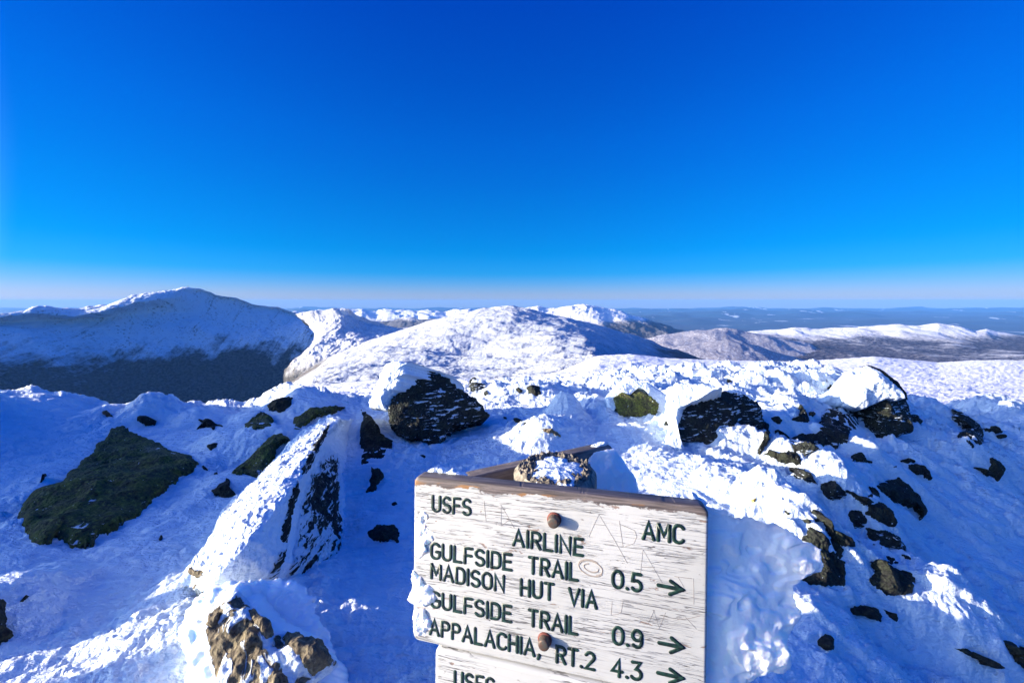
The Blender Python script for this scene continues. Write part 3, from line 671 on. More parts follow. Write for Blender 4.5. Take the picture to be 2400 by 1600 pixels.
# rugged sunlit ridge between the massif and the middle summit
RG = [
    yrow([(650, 960), (700, 925), (760, 890), (900, 860), (1060, 840)], 2900),
    [(664, 905, 3050), (692, 878, 3050), (740, 850, 3100), (800, 838, 3150), (900, 815, 3200), (1040, 800, 3300)],
    [(668, 868, 3250), (690, 846, 3250), (735, 818, 3300), (800, 812, 3350), (880, 800, 3450), (1030, 790, 3600)],
    [(698, 838, 3450), (722, 815, 3480), (750, 797, 3500), (800, 790, 3550), (860, 785, 3700), (1020, 782, 4000)],
    [(730, 806, 3650), (742, 790, 3700), (764, 772, 3720), (800, 764, 3750), (850, 770, 3900), (1010, 780, 4300)],
    [(738, 783, 3760), (750, 771, 3780), (768, 758, 3800), (800, 750, 3830), (848, 760, 3960), (1008, 780, 4350)],
    [(724, 762, 3880), (742, 752, 3880), (768, 745, 3880), (802, 740, 3900), (844, 750, 4020), (880, 762, 4150), (1005, 781, 4400)],
    [(694, 742, 4000), (715, 736, 4000), (745, 733, 4000), (790, 729, 4000), (818, 726, 4000), (836, 738, 4050), (870, 752, 4150), (910, 765, 4300), (1000, 782, 4500)],
    yrow([(800, 820), (850, 815), (900, 820), (1000, 835)], 4800),
]
M['ridge'] = far_mat('rugged_ridge', -520, 80, (.06, .06, .06), .8, 1 / 80., (.66, .68, .72), .9, rlo=.51)
terrain('ridge', RG, 330, 220, M['ridge'], 'rugged sunlit snow ridge between the shaded massif and the middle summit', 'ridge', amp=30, length=230, octaves=7, gain=.6, ridged=False)

# wooded hills on the right
def hill(name, sky_pts, Ys, base_pts, Yb, mat, label, amp, length, nc=300, nr=90, mid=None):
    rows = [yrow(base_pts, Yb)]
    if mid: rows += mid
    rows.append(yrow(sky_pts, Ys))
    rows.append(yrow([(a, b + 45) for a, b in sky_pts], Ys * 1.25))
    return terrain(name, rows, nc, nr, mat, label, 'hills', amp=amp, length=length, octaves=6, gain=.55)

M['frost'] = far_mat('frosted_forest_hill', -330, 60, (.28, .265, .30), .2, 1 / 200., (.78, .79, .83), .6, frost=(.62, .62, .66))
M['purple'] = far_mat('wooded_ridge', -720, 90, (.035, .034, .065), .2, 1 / 420., (.80, .80, .82), .6, frost=(.08, .078, .115))
hill('hills', [(1470, 806), (1560, 782), (1620, 776), (1680, 768), (1705, 769), (1740, 779), (1800, 785), (1850, 796), (1900, 806), (1960, 828), (2040, 856)], 7000,
     [(1440, 850), (1600, 870), (1800, 880), (2080, 890)], 5200, M['frost'], 'pale frosted hill behind the snowfield, right of the middle summit', 30, 420)
hill('hills', [(1540, 825), (1590, 812), (1650, 803), (1710, 796), (1740, 800), (1800, 820), (1860, 838), (1920, 856)], 5000,
     [(1500, 860), (1640, 880), (1760, 885), (1940, 890)], 4000, M['frost'], 'low rounded hill of frosted trees just above the snowfield edge', 18, 260, 220, 80)
hill('hills', [(1640, 800), (1700, 787), (1770, 777), (1830, 774), (1862, 768), (1900, 772), (1960, 770), (2040, 764), (2100, 762), (2160, 762), (2200, 758), (2240, 766), (2290, 776), (2312, 772), (2340, 780), (2385, 786), (2480, 800)], 9000,
     [(1620, 900), (1900, 900), (2200, 900), (2500, 900)], 3800, M['purple'], 'long white-topped ridge on the right with purple-brown woods below', 38, 700, 420, 160,
     mid=[[(1640, 850, 5500), (1900, 845, 5500), (2150, 840, 5500), (2320, 838, 5400), (2480, 838, 5200)], [(1640, 815, 7000), (1800, 806, 7200), (1950, 803, 7400), (2100, 800, 7600), (2240, 796, 7800), (2350, 805, 7700), (2480, 815, 7400)]])
M['white_range'] = far_mat('distant_white_range', -560, 90, (.12, .12, .14), .35, 1 / 420., (.86, .86, .88), .8)
hill('hills', [(1215, 726), (1240, 721), (1262, 719), (1285, 724), (1310, 722), (1340, 716), (1372, 714), (1400, 717), (1425, 725), (1450, 730), (1480, 741), (1510, 746), (1540, 757), (1600, 775)], 12000,
     [(1180, 800), (1350, 800), (1450, 800), (1620, 805)], 9500, M['white_range'], 'distant white range peeping over the right shoulder of the middle summit', 70, 700, 260, 90)
M['blue_range'] = far_mat('far_range', -900, 110, (.10, .11, .13), .3, 1 / 700., (.80, .82, .86), .7)
hill('hills', [(600, 735), (650, 729), (690, 731), (720, 735), (760, 729), (805, 724), (850, 726), (882, 731), (905, 724), (950, 730), (1000, 727), (1040, 733), (1070, 728), (1110, 729), (1150, 735), (1200, 745)], 19000,
     [(560, 770), (800, 775), (1000, 775), (1240, 780)], 15500, M['blue_range'], 'bluish far range on the horizon left of the middle summit', 140, 1100, 320, 70)
hill('hills', [(830, 770), (880, 758), (930, 748), (965, 744), (1000, 750), (1040, 746), (1075, 743), (1110, 750), (1160, 760)], 13500,
     [(800, 800), (900, 795), (1000, 795), (1180, 800)], 11500, M['white_range'], 'small pale hills in front of the far blue range', 90, 800, 220, 60)

# lowland reaching to the horizon
px_ = np.linspace(-1.9, 1.9, 260); Yp = np.geomspace(5500, 68000, 200)
PX, PY = np.meshgrid(px_, Yp)
Pz = -1190 + 55 * fbm(xyz(PX * PY / 3000., PY / 3000.), 5) + (520 * np.maximum(0, fbm(xyz(PX * PY / 6500., PY / 4500., 4.4), 3) - .1)) * sstep(14000, 24000, PY)
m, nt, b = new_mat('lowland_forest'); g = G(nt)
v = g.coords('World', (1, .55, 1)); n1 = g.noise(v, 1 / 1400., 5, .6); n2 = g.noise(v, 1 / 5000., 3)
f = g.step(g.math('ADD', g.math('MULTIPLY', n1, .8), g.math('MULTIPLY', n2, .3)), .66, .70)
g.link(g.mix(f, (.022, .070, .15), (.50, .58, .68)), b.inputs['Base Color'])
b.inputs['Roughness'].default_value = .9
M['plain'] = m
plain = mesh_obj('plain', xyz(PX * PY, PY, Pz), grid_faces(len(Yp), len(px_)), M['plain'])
put(plain, 'flat blue lowland with scattered snowy fields reaching to the horizon', 'plain', kind='structure')

# mast on the highest summit
m, nt, b = new_mat('grey_steel'); b.inputs['Base Color'].default_value = (.06, .065, .07, 1); b.inputs['Roughness'].default_value = .6
M['steel'] = m
# ------------------------------------------------------------------ rocks and blobs
def jag(poly, n, amp, seed):
    """closed outline resampled to n points with a ragged edge (picture units)"""
    a = np.array(poly, float); a = np.vstack([a, a[:1]])
    s = np.concatenate([[0], np.cumsum(np.hypot(*np.diff(a, axis=0).T))])
    t = np.linspace(0, s[-1], n, endpoint=False)
    P = np.stack([np.interp(t, s, a[:, k]) for k in (0, 1)], -1)
    d = np.roll(P, -1, 0) - np.roll(P, 1, 0)
    d /= np.linalg.norm(d, axis=1)[:, None] + 1e-9
    nrm = np.stack([d[:, 1], -d[:, 0]], -1)
    q = xyz(P[:, 0] / 14, P[:, 1] / 14, seed * 3.7)
    P = P + nrm * (amp * (fbm(q, 3) * 1.1 + .7 * perlin(q * 4.1)))[:, None]
    return P

def blob(name, poly, mat, center=None, plane=None, height=.05, thick=.25, amp=.02, freq=6.0, edge=2.0, power=6.0, nA=150, nR=26, parent=None, seed=0, trees=None, lean=None, sharp=.5, origin=True, facet=0.0, terr=0.0):
    """a lump whose visible outline is poly: outline laid on a plane (standing) or on the snow (flush),
    bulging by height, with a body of the given thickness behind"""
    P2 = jag(poly, nA, edge, seed)
    c2 = np.array(center, float) if center is not None else P2.mean(0)
    r = np.linspace(0, 1, nR) ** .8
    S2 = P2.copy()
    for _ in range(max(6, nA // 8)):
        S2 = .25 * np.roll(S2, 1, 0) + .5 * S2 + .25 * np.roll(S2, -1, 0)
    rr_ = (r[:, None, None]) ** 4
    Q = c2 + r[:, None, None] * ((1 - rr_) * (S2 - c2)[None] + rr_ * (P2 - c2)[None])
    if plane is not None:
        p0, nrm = plane
        nrm = np.array(nrm, float); nrm /= np.linalg.norm(nrm)
        d = rays(Q[..., 0], Q[..., 1])
        t = ((p0 - CAM) @ nrm) / (d @ nrm)
        P = CAM + d * t[..., None]
        N = nrm
    else:
        h = cast(c2[0], c2[1], trees)
        hc = np.array(h[0]); 
        P = np.zeros(Q.shape[:2] + (3,)); Ns = []
        mis = []
        for i in range(nR):
            for j in range(nA):
                h = cast(Q[i, j, 0], Q[i, j, 1], trees)
                if h is None or h[3] > np.linalg.norm(hc - CAM) * 1.6:
                    mis.append((i, j)); continue
                P[i, j] = h[0]; Ns.append(np.array(h[1]))
        N = np.mean(Ns, 0); N /= np.linalg.norm(N)
        if N @ (CAM - hc) < 0: N = -N
        # keep a little towards the viewer so that grazing patches still rise out of the snow
        vd = (CAM - hc) / np.linalg.norm(CAM - hc)
        N = N + .35 * vd; N /= np.linalg.norm(N)
        for i, j in mis:
            d = rays(Q[i, j, 0], Q[i, j, 1]); P[i, j] = CAM + d * (((hc - CAM) @ N) / (d @ N))
    prof = (1 - r ** power) ** .6
    fr = np.random.RandomState(int(seed) * 13 + 5)
    if facet:
        tu = np.cross(N, [0, 0, 1.0]); tu /= np.linalg.norm(tu); tv = np.cross(N, tu)
        Ec = P[-1].mean(0); sc_ = np.linalg.norm(P[-1] - Ec, axis=1).mean()
        qa = ((P - Ec) @ tu) / sc_; qb = ((P - Ec) @ tv) / sc_
        fac = np.ones_like(qa)
        for k in range(9):
            a_ = fr.uniform(0, 2 * math.pi); c_ = fr.uniform(.55, 1.15); s_ = fr.uniform(.5, 1.3)
            fac = np.minimum(fac, c_ - s_ * (qa * math.cos(a_) + qb * math.sin(a_)) + .12 * perlin(P * freq * .7 + k))
        fac = np.clip(fac, .05, 1)
        prof = prof[:, None] * (1 - facet + facet * fac)
    else:
        prof = np.broadcast_to(prof[:, None], P.shape[:2])
    q = P * freq + seed * 5.3
    nz = fbm(q, 4, .55) * (1 - sharp) + sharp * (fbm(q * .6, 3, .5, ridged=True) - .7)
    F_ = P + N * (height * prof[..., None]) + N * (amp * nz * (1 - (r ** 10)[:, None]))[..., None]
    if terr:
        tn = fbm(P * np.array([3.2, 3.2, 7.0]) + seed, 4, .55) + .25 * perlin(P * 22.0)
        st_ = np.floor(tn * 3.2) + sstep(.55, 1.0, tn * 3.2 - np.floor(tn * 3.2))
        F_ = F_ + N * (terr * st_ * (1 - (r ** 14)[:, None]))[..., None]
    # back shell
    rb = np.linspace(1, 0, 8)[1:]
    E = F_[-1]; cb = E.mean(0)
    lean_v = np.zeros(3) if lean is None else np.array(lean, float)
    B = []
    for s in rb:
        k = math.sqrt(1 - s * s)
        B.append(cb + (E - cb) * (0.25 + .75 * s if s > .05 else 0.0) - N * thick * k + lean_v * k)
    B = np.array(B)
    VV = np.concatenate([F_, B], 0)
    fc = grid_faces(VV.shape[0], nA, True)
    org = cb - N * thick * .5 if origin else None
    o = mesh_obj(name, VV, fc, mat, parent=parent, origin=org)
    at = o.data.attributes.new('rim', 'FLOAT', 'POINT')
    at.data.foreach_set('value', np.concatenate([np.repeat(r, nA), np.ones(len(B) * nA)]).astype(np.float32))
    return o

RG_ = 'rocks poking out of the snow'
_seed = [1]
def rock(poly, label, mat='rock_dark', name='rock', cat='rock', group=RG_, **kw):
    _seed[0] += 1
    _pa = np.array(poly, float); _k = 1.16 if max(np.ptp(_pa[:, 0]), np.ptp(_pa[:, 1])) < 130 else 1.04
    poly = (_pa.mean(0) + (_pa - _pa.mean(0)) * _k).tolist()
    px = np.array(poly, float); size = max(np.ptp(px[:, 0]), np.ptp(px[:, 1]))
    h = cast(*px.mean(0)); dist = 5.0 if h is None else h[3]
    w = size * dist / F
    kw.setdefault('facet', .75); kw.setdefault('height', min(.32 * w, .15) + .022); kw.setdefault('thick', max(.12, .5 * w)); kw.setdefault('amp', min(.05 * w, .03) + .006)
    kw.setdefault('freq', min(12, 5.0 / max(w, .15))); kw.setdefault('edge', min(4.5, size * .07))
    kw.setdefault('nA', int(np.clip(size * 1.2, 48, 220))); kw.setdefault('nR', int(np.clip(size * .22, 9, 34)))
    o = blob(name, poly, M[mat], seed=_seed[0], **kw)
    return put(o, label, cat, group)

#%%ROCKS
# the slab boulder with the snow crest, left of the sign
def zrow(pts):
    out = []
    for a, b, z in pts:
        p = unz(a, b, z); out.append((a, b, p[1]))
    return out
SL = [
    zrow([(790, 992, -.15), (715, 1030, -.15), (655, 1085, -.15), (620, 1130, -.15), (560, 1180, -.15), (535, 1212, -.15), (505, 1270, -.15), (497, 1290, -.15), (458, 1336, -.12), (440, 1380, -.12)]),
    zrow([(772, 972, .34), (701, 1016, .35), (644, 1073, .35), (609, 1116, .34), (549, 1165, .33), (523, 1200, .32), (492, 1260, .32), (486, 1280, .31), (443, 1329, .27), (430, 1372, .16)]),
    zrow([(790, 973, .42), (735, 1016, .46), (685, 1076, .49), (652, 1120, .50), (600, 1165, .49), (575, 1205, .48), (545, 1262, .45), (530, 1290, .42), (488, 1340, .36), (462, 1385, .22)]),
    zrow([(800, 980, .42), (756, 1020, .48), (715, 1090, .52), (690, 1140, .53), (650, 1190, .52), (622, 1225, .49), (585, 1275, .46), (560, 1310, .42), (515, 1360, .34), (490, 1395, .20)]),
    zrow([(815, 985, .30), (778, 1020, .33), (745, 1090, .34), (725, 1140, .33), (700, 1200, .31), (690, 1250, .28), (675, 1310, .24), (650, 1345, .20), (600, 1395, .12), (560, 1420, .06)]),
    zrow([(840, 985, .05), (830, 1040, .02), (825, 1100, .0), (820, 1160, -.02), (815, 1220, -.04), (812, 1280, -.06), (800, 1340, -.08), (760, 1380, -.08), (680, 1430, -.08), (620, 1450, -.10)]),
]
P = loft(SL, 260, 170)
q = P * 1.0
lit = np.linspace(0, 1, 170)[:, None]
P[..., 2] += .030 * fbm(q * 3.2, 5, .55) + .014 * fbm(q * 14 + 4, 4, .65) * np.ones_like(lit)
P[..., 0] += .02 * fbm(q * 5 + 7, 3)
slab_t = empty('snow_covered_boulder', (float(P[..., 0].mean()), float(P[..., 1].mean()), 0.0))
put(slab_t, 'long snow-plastered slab boulder with bright crest and dark rock streaks, left of the sign', 'boulder')
SLABF = grid_faces(170, 260)
mesh_obj('snow_crust', P, SLABF, M['rime'], parent=slab_t, origin=np.array(slab_t.location))
SLAB_BVH = BVHTree.FromPolygons(P.reshape(-1, 3).tolist(), SLABF.tolist())
SL_TREES = [BVHS[0], SLAB_BVH]
for k, (poly, kw) in enumerate([
    ([(773, 993), (768, 1005), (752, 1040), (744, 1052), (727, 1091), (710, 1114), (704, 1114), (724, 1062), (740, 1035), (758, 1008)], {}),
    ([(698, 1125), (701, 1148), (687, 1188), (683, 1220), (681, 1243), (673, 1271), (661, 1263), (666, 1235), (667, 1217), (675, 1185), (681, 1160)], {}),
    ([(752, 1075), (775, 1052), (792, 1060), (796, 1110), (800, 1190), (806, 1262), (800, 1318), (776, 1340), (742, 1346), (715, 1352), (690, 1364), (664, 1364), (684, 1320), (690, 1262), (702, 1200), (720, 1135), (735, 1100)], {'mat': 'rock_slab', 'nR': 44, 'nA': 220, 'center': (750, 1220)}),
    ([(624, 1358), (640, 1330), (655, 1295), (673, 1283), (667, 1300), (649, 1357)], {'mat': 'rock_slab'}),
    ([(445, 1331), (478, 1337), (478, 1347), (465, 1353), (449, 1345)], {'mat': 'rock_brown'}),
    ([(463, 1366), (461, 1381), (449, 1396), (433, 1408), (445, 1388)], {'mat': 'rock_brown'}),
]):
    try:
        blob('rock_face', poly, M[kw.get('mat', 'rock_diag')], center=kw.get('center'), height=.014, thick=.12, amp=.012, freq=14, edge=6.0, nA=kw.get('nA', 130), nR=kw.get('nR', 12), parent=slab_t, seed=100 + k, trees=SL_TREES, sharp=.6, facet=.4)
    except Exception as ex:
        print('slab face', k, ex)

# standing boulders: (outline, plane point px/height, normal)
def stand(px, py, z, nrm):
    return (unz(px, py, z), nrm)

# dark pyramid
T = empty('pyramid_boulder', unz(1013, 1054, .03))
put(T, 'dark pyramid-shaped boulder with a thick white rime slab on its left edge', 'boulder', RG_)
face = [(960, 852), (981, 855), (1005, 864), (1045, 885), (1079, 912), (1108, 931), (1132, 950), (1138, 961), (1150, 974), (1134, 980), (1110, 983), (1091, 993), (1065, 991), (1063, 1009), (1041, 1016), (1043, 1029), (1024, 1058), (1013, 1056), (998, 1036), (974, 1023), (962, 1026), (946, 1021), (919, 998), (908, 972), (912, 960), (917, 938), (932, 922), (946, 897), (957, 874)]
pl = (unz(1010, 1056, .0), (.38, -.84, .42))
blob('rock_face', face, M['rock_streak'], center=(1010, 955), plane=pl, facet=.5, height=.10, thick=.9, amp=.06, freq=3.2, edge=4.5, nA=260, nR=40, parent=T, seed=3, lean=(0, .3, -.4), power=9)
capo = [(962, 851), (946, 848), (929, 846), (910, 855), (903, 874), (896, 895), (884, 914), (877, 935), (862, 944), (872, 958), (898, 963), (909, 964), (917, 938), (934, 920), (947, 897), (958, 874)]
pc = unz(1010, 1056, .0)
d = rays(935, 900); t = ((pl[0] - CAM) @ np.array(pl[1])) / (d @ np.array(pl[1])); pcap = CAM + d * t
blob('snow_cap', capo, M['rime'], center=(918, 910), plane=(pcap + np.array([0, -.05, 0]), (-.55, -.75, .35)), height=.12, thick=.6, amp=.05, freq=6, edge=5.0, nA=160, nR=26, parent=T, seed=4, lean=(.35, .2, -.1), power=3, sharp=.2)

# big squarish streaked boulder right of the post
T = empty('streaked_boulder', unz(1690, 1050, -.02))
put(T, 'big squarish dark boulder streaked with rime, snow bank on its left, right of the post', 'boulder', RG_)
face = [(1601, 945), (1630, 934), (1668, 917), (1706, 918), (1744, 928), (1773, 943), (1786, 960), (1791, 993), (1779, 1018), (1766, 1050), (1773, 1064), (1760, 1052), (1735, 1041), (1687, 1028), (1664, 1027), (1655, 1047), (1641, 1047), (1637, 1035), (1610, 1038), (1590, 1030), (1587, 990), (1597, 974)]
pl = (unz(1690, 1050, -.06), (.30, -.88, .36))
blob('rock_face', face, M['rock_diag'], center=(1690, 980), plane=pl, facet=.5, height=.12, thick=.8, amp=.05, freq=3.5, edge=4, nA=240, nR=34, parent=T, seed=8, lean=(.1, .2, -.3), power=7)
bank = [(1560, 912), (1580, 900), (1610, 898), (1650, 903), (1690, 909), (1668, 922), (1630, 938), (1603, 948), (1597, 976), (1588, 992), (1590, 1032), (1606, 1050), (1585, 1070), (1562, 1060), (1566, 1000), (1558, 955)]
d = rays(1597, 974); n_ = np.array(pl[1]); t = ((pl[0] - CAM) @ n_) / (d @ n_); pcap = CAM + d * t
blob('snow_bank', bank, M['rime'], center=(1583, 965), plane=(pcap + np.array([0, -.06, .02]), (-.45, -.8, .4)), height=.10, thick=.55, amp=.055, freq=6, edge=5.0, nA=170, nR=26, parent=T, seed=9, lean=(.2, .25, -.15), power=3, sharp=.2)

# snow-capped boulder on the skyline right
T = empty('snow_capped_boulder', unz(2090, 1031, -.6))
put(T, 'tall dark boulder under a big smooth white snow cap against the right snowfield', 'boulder', RG_)
low = [(2040, 940), (2057, 930), (2090, 925), (2118, 930), (2123, 964), (2124, 1017), (2102, 1012), (2094, 1031), (2077, 1032), (2060, 1012), (2057, 995), (2063, 974), (2055, 962)]
pl = (unz(2090, 1036, -.66), (.25, -.9, .3))
blob('rock_face', low, M['rock_streak'], center=(2090, 970), plane=pl, facet=.5, height=.18, thick=1.0, amp=.10, freq=2.2, edge=3, nA=160, nR=24, parent=T, seed=12, lean=(0, .3, -.3), power=8, sharp=.7)
capo = [(2030, 857), (2054, 866), (2082, 888), (2098, 902), (2120, 923), (2124, 934), (2105, 934), (2082, 934), (2060, 940), (2030, 956), (1999, 956), (1950, 952), (1900, 950), (1885, 940), (1920, 928), (1950, 912), (1962, 892), (1978, 874), (2004, 862)]
blob('snow_cap', capo, M['snow'], center=(2010, 915), plane=(pl[0] + np.array([-.3, -.25, .3]), (-.35, -.8, .48)), height=.16, thick=1.0, amp=.11, freq=3.2, edge=3.0, nA=180, nR=30, parent=T, seed=13, lean=(.3, .4, -.1), power=2.4, sharp=.3)
rim = [(2032, 855), (2056, 862), (2084, 884), (2100, 898), (2123, 922), (2128, 937), (2118, 930), (2096, 908), (2078, 893), (2052, 872)]
blob('rock_edge', rim, M['rock_dark'], plane=(pl[0] + np.array([.1, .25, .3]), (.2, -.9, .4)), height=.05, thick=.5, amp=.03, freq=4, edge=1.2, nA=120, nR=10, parent=T, seed=14, center=(2085, 893))

# small squarish boulder in its hollow
T = empty('hollow_boulder', unz(1495, 985, .1))
put(T, 'squarish olive-dark boulder set in a snow hollow between the post and the big streaked boulder', 'boulder', RG_)
face = [(1442, 930), (1457, 919), (1476, 926), (1505, 918), (1530, 931), (1545, 945), (1541, 962), (1542, 985), (1534, 989), (1518, 982), (1496, 978), (1476, 974), (1450, 974), (1446, 955)]
blob('rock_face', face, M['rock_green'], plane=(unz(1495, 982, .14), (.1, -.93, .3)), facet=.5, height=.07, thick=.5, amp=.04, freq=5, edge=3, nA=150, nR=22, parent=T, seed=17, power=8)
hood = [(1420, 930), (1440, 905), (1475, 895), (1520, 897), (1550, 915), (1568, 935), (1570, 968), (1566, 995), (1548, 985), (1550, 945), (1530, 926), (1500, 912), (1470, 915), (1448, 922), (1438, 950), (1428, 975)]
blob('snow_hood', hood, M['rime'], center=(1500, 904), plane=(unz(1495, 982, .14) + np.array([0, .06, .03]), (.05, -.85, .5)), height=.05, thick=.6, amp=.025, freq=6, edge=2, nA=150, nR=16, parent=T, seed=18, power=4, sharp=.2)

# rime-plastered boulder in the bottom left foreground
T = empty('rime_plastered_boulder', unz(600, 1560, .1))
put(T, 'brown boulder half buried in bluish rime in the near foreground, left of the sign', 'boulder')
body = [(497, 1378), (520, 1368), (560, 1361), (610, 1368), (632, 1392), (645, 1425), (668, 1455), (700, 1470), (740, 1490), (775, 1530), (796, 1560), (812, 1640), (700, 1720), (560, 1720), (450, 1680), (440, 1600), (452, 1560), (432, 1520), (424, 1486), (440, 1445), (466, 1405)]
pl = (unz(600, 1600, .20), (-.05, -.62, .78))
body_o = blob('rime_crust', body, M['ice'], center=(600, 1500), plane=pl, height=.13, thick=.35, amp=.045, freq=7, edge=6.0, nA=260, nR=44, parent=T, seed=21, power=2.6, sharp=.45)
wing = [(560, 1364), (610, 1358), (660, 1358), (692, 1361), (712, 1374), (719, 1390), (738, 1400), (730, 1408), (742, 1414), (736, 1426), (748, 1446), (756, 1462), (770, 1484), (778, 1510), (790, 1545), (760, 1560), (690, 1530), (620, 1470), (580, 1420)]
blob('rime_plume', wing, M['ice'], center=(670, 1440), plane=(pl[0] + np.array([.02, .03, -.02]), (.30, -.62, .72)), height=.02, thick=.10, amp=.012, freq=9, edge=5.0, nA=260, nR=60, parent=T, seed=22, power=3, sharp=.3, terr=.007)
bm_v = np.array([tuple(v.co) for v in body_o.data.vertices]) + np.array(T.location) + np.array(body_o.location)
bt = [BVHTree.FromPolygons(bm_v.tolist(), [tuple(p.vertices) for p in body_o.data.polygons])]
for k, (poly, mt, h_, c_) in enumerate([
    ([(520, 1402), (545, 1392), (560, 1382), (590, 1420), (625, 1450), (642, 1490), (660, 1484), (700, 1484), (755, 1512), (793, 1556), (770, 1580), (735, 1600), (710, 1700), (540, 1700), (505, 1610), (490, 1540), (478, 1462), (497, 1428)], 'rock_veined', .035, (600, 1540)),
    ([(655, 1500), (668, 1482), (695, 1482), (705, 1498), (730, 1497), (755, 1512), (778, 1540), (793, 1556), (780, 1568), (760, 1575), (730, 1592), (705, 1578), (680, 1560), (662, 1535)], 'rock_brown', .10, None),
    ([(575, 1432), (590, 1426), (600, 1438), (622, 1450), (637, 1475), (645, 1500), (640, 1520), (625, 1525), (608, 1510), (606, 1490), (592, 1465), (574, 1452)], 'rock_brown', .075, None),
    ([(518, 1418), (519, 1440), (510, 1470), (497, 1490), (490, 1510), (486, 1480), (480, 1462), (488, 1440), (502, 1428)], 'rock_brown', .05, None),
    ([(640, 1540), (662, 1545), (690, 1572), (700, 1610), (690, 1650), (640, 1660), (606, 1620), (600, 1592), (620, 1565)], 'rock_brown', .07, None),
]):
    blob('rock_face', poly, M[mt], center=c_, height=h_, thick=.12, amp=.028, freq=9, edge=4.0, nA=170, nR=34 if k == 0 else 20, parent=T, seed=40 + k, trees=bt, sharp=.65, power=4, facet=.6 if k else .0)

# the many rocks that only break through the snow
for poly, label, mat, kw in ROCKS:
    try:
        rock(poly, label, mat, **kw)
    except Exception as ex:
        print('ROCK', label, ex)

#%%SIGN
# ------------------------------------------------------------------ the trail sign
YAW, TILT = R(14.0), R(5.5)
nB = np.array([-math.sin(YAW) * math.cos(TILT), -math.cos(YAW) * math.cos(TILT), math.sin(TILT)])
TLp = unp(970, 1121, .86)
def on_plane(px, py, off=0.0):
    d = rays(px, py)
    t = (((TLp + nB * off) - CAM) @ nB) / (d @ nB)
    return CAM + d * t[..., None]
TRp = on_plane(1662, 1196)
uB = TRp - TLp; WB = float(np.linalg.norm(uB)); uB /= WB
vB = -np.cross(nB, uB); vB /= np.linalg.norm(vB)
if vB[2] > 0: vB = -vB
def uv(px, py, off=0.0):
    p = on_plane(np.asarray(px, float), np.asarray(py, float), off) - TLp
    return np.stack([p @ uB, p @ vB], -1)
def b2w(u, v, w=0.0):
    u, v, w = np.broadcast_arrays(np.asarray(u, float), v, w)
    return TLp + u[..., None] * uB + v[..., None] * vB + w[..., None] * nB
HB = float(uv(957, 1497)[1])
TB = .04
print('board', WB, HB, TLp, TRp)

def paint_mat(name):
    m, nt, b = new_mat(name); g = G(nt)
    v = g.coords('Object')
    def st(sx, sy, sz=1): return g.coords('Object', (sx, sy, sz))
    # fine cracks that follow the grain (x along the board, y across)
    c1 = g.noise(st(5, 130), 1.0, 3, .6, .25)
    c2 = g.noise(st(26, 420), 1.0, 3, .6, .2)
    reg = g.noise(st(5, 9), 1.0, 3, .6)
    crack = g.math('MULTIPLY', g.step(g.math('ABSOLUTE', g.math('SUBTRACT', c1, .5)), .015, .004), g.step(reg, .42, .56))
    crack2 = g.math('MULTIPLY', g.step(c2, .66, .70), g.step(g.noise(st(7, 14), 1.0, 4, .6), .46, .58))
    chips = g.noise(st(55, 90), 1.0, 5, .65)
    chip = g.step(chips, .665, .69)
    chipb = g.noise(st(14, 45), 1.0, 5, .65, .6)
    chip2 = g.step(chipb, .645, .665)
    dirt = g.noise(st(3, 3), 1.0, 5, .6)
    base = g.mix(g.step(dirt, .35, .7), (.39, .395, .385), (.46, .465, .46))
    grain = g.noise(st(6, 260), 1.0, 2, .5)
    base = g.mix(g.math('MULTIPLY', g.step(grain, .5, .75), .35), base, (.33, .315, .30))
    c = g.mix(g.math('MULTIPLY', chip2, .85), base, (.20, .13, .10))
    c = g.mix(g.math('MULTIPLY', chip, .8), c, (.10, .085, .075))
    c = g.mix(g.math('MULTIPLY', crack, .9), c, (.045, .038, .035))
    c = g.mix(g.math('MULTIPLY', crack2, .75), c, (.07, .06, .055))
    # worn, bare wood on the top edge: follows the board's own y
    y = g.sepz(v, 1)
    wn_ = g.noise(st(16, 30), 1.0, 5, .65)
    wear = g.step(g.math('ADD', y, g.math('MULTIPLY', g.math('SUBTRACT', wn_, .5), .050)), -.0115, -.0085)
    wood_n = g.noise(st(7, 150, 150), 1.0, 5, .65)
    wood = g.mix(g.step(wood_n, .35, .68), (.045, .036, .036), (.17, .14, .135))
    rust = g.mix(g.step(g.noise(st(11, 40), 1.0, 4), .55, .66), wood, (.24, .12, .045))
    c = g.mix(wear, c, rust)
    c = g.mix(g.step(y, -.004, -.0005), c, wood)
    g.link(c, b.inputs['Base Color'])
    b.inputs['Roughness'].default_value = .62
    h = g.math('SUBTRACT', g.math('MULTIPLY', wood_n, .3), g.math('ADD', g.math('ADD', crack, crack2), g.math('MULTIPLY', g.math('ADD', chip, chip2), .6)))
    g.link(g.bump(h, .6, .0012), b.inputs['Normal'])
    return m
M['paint'] = paint_mat('weathered_white_paint')

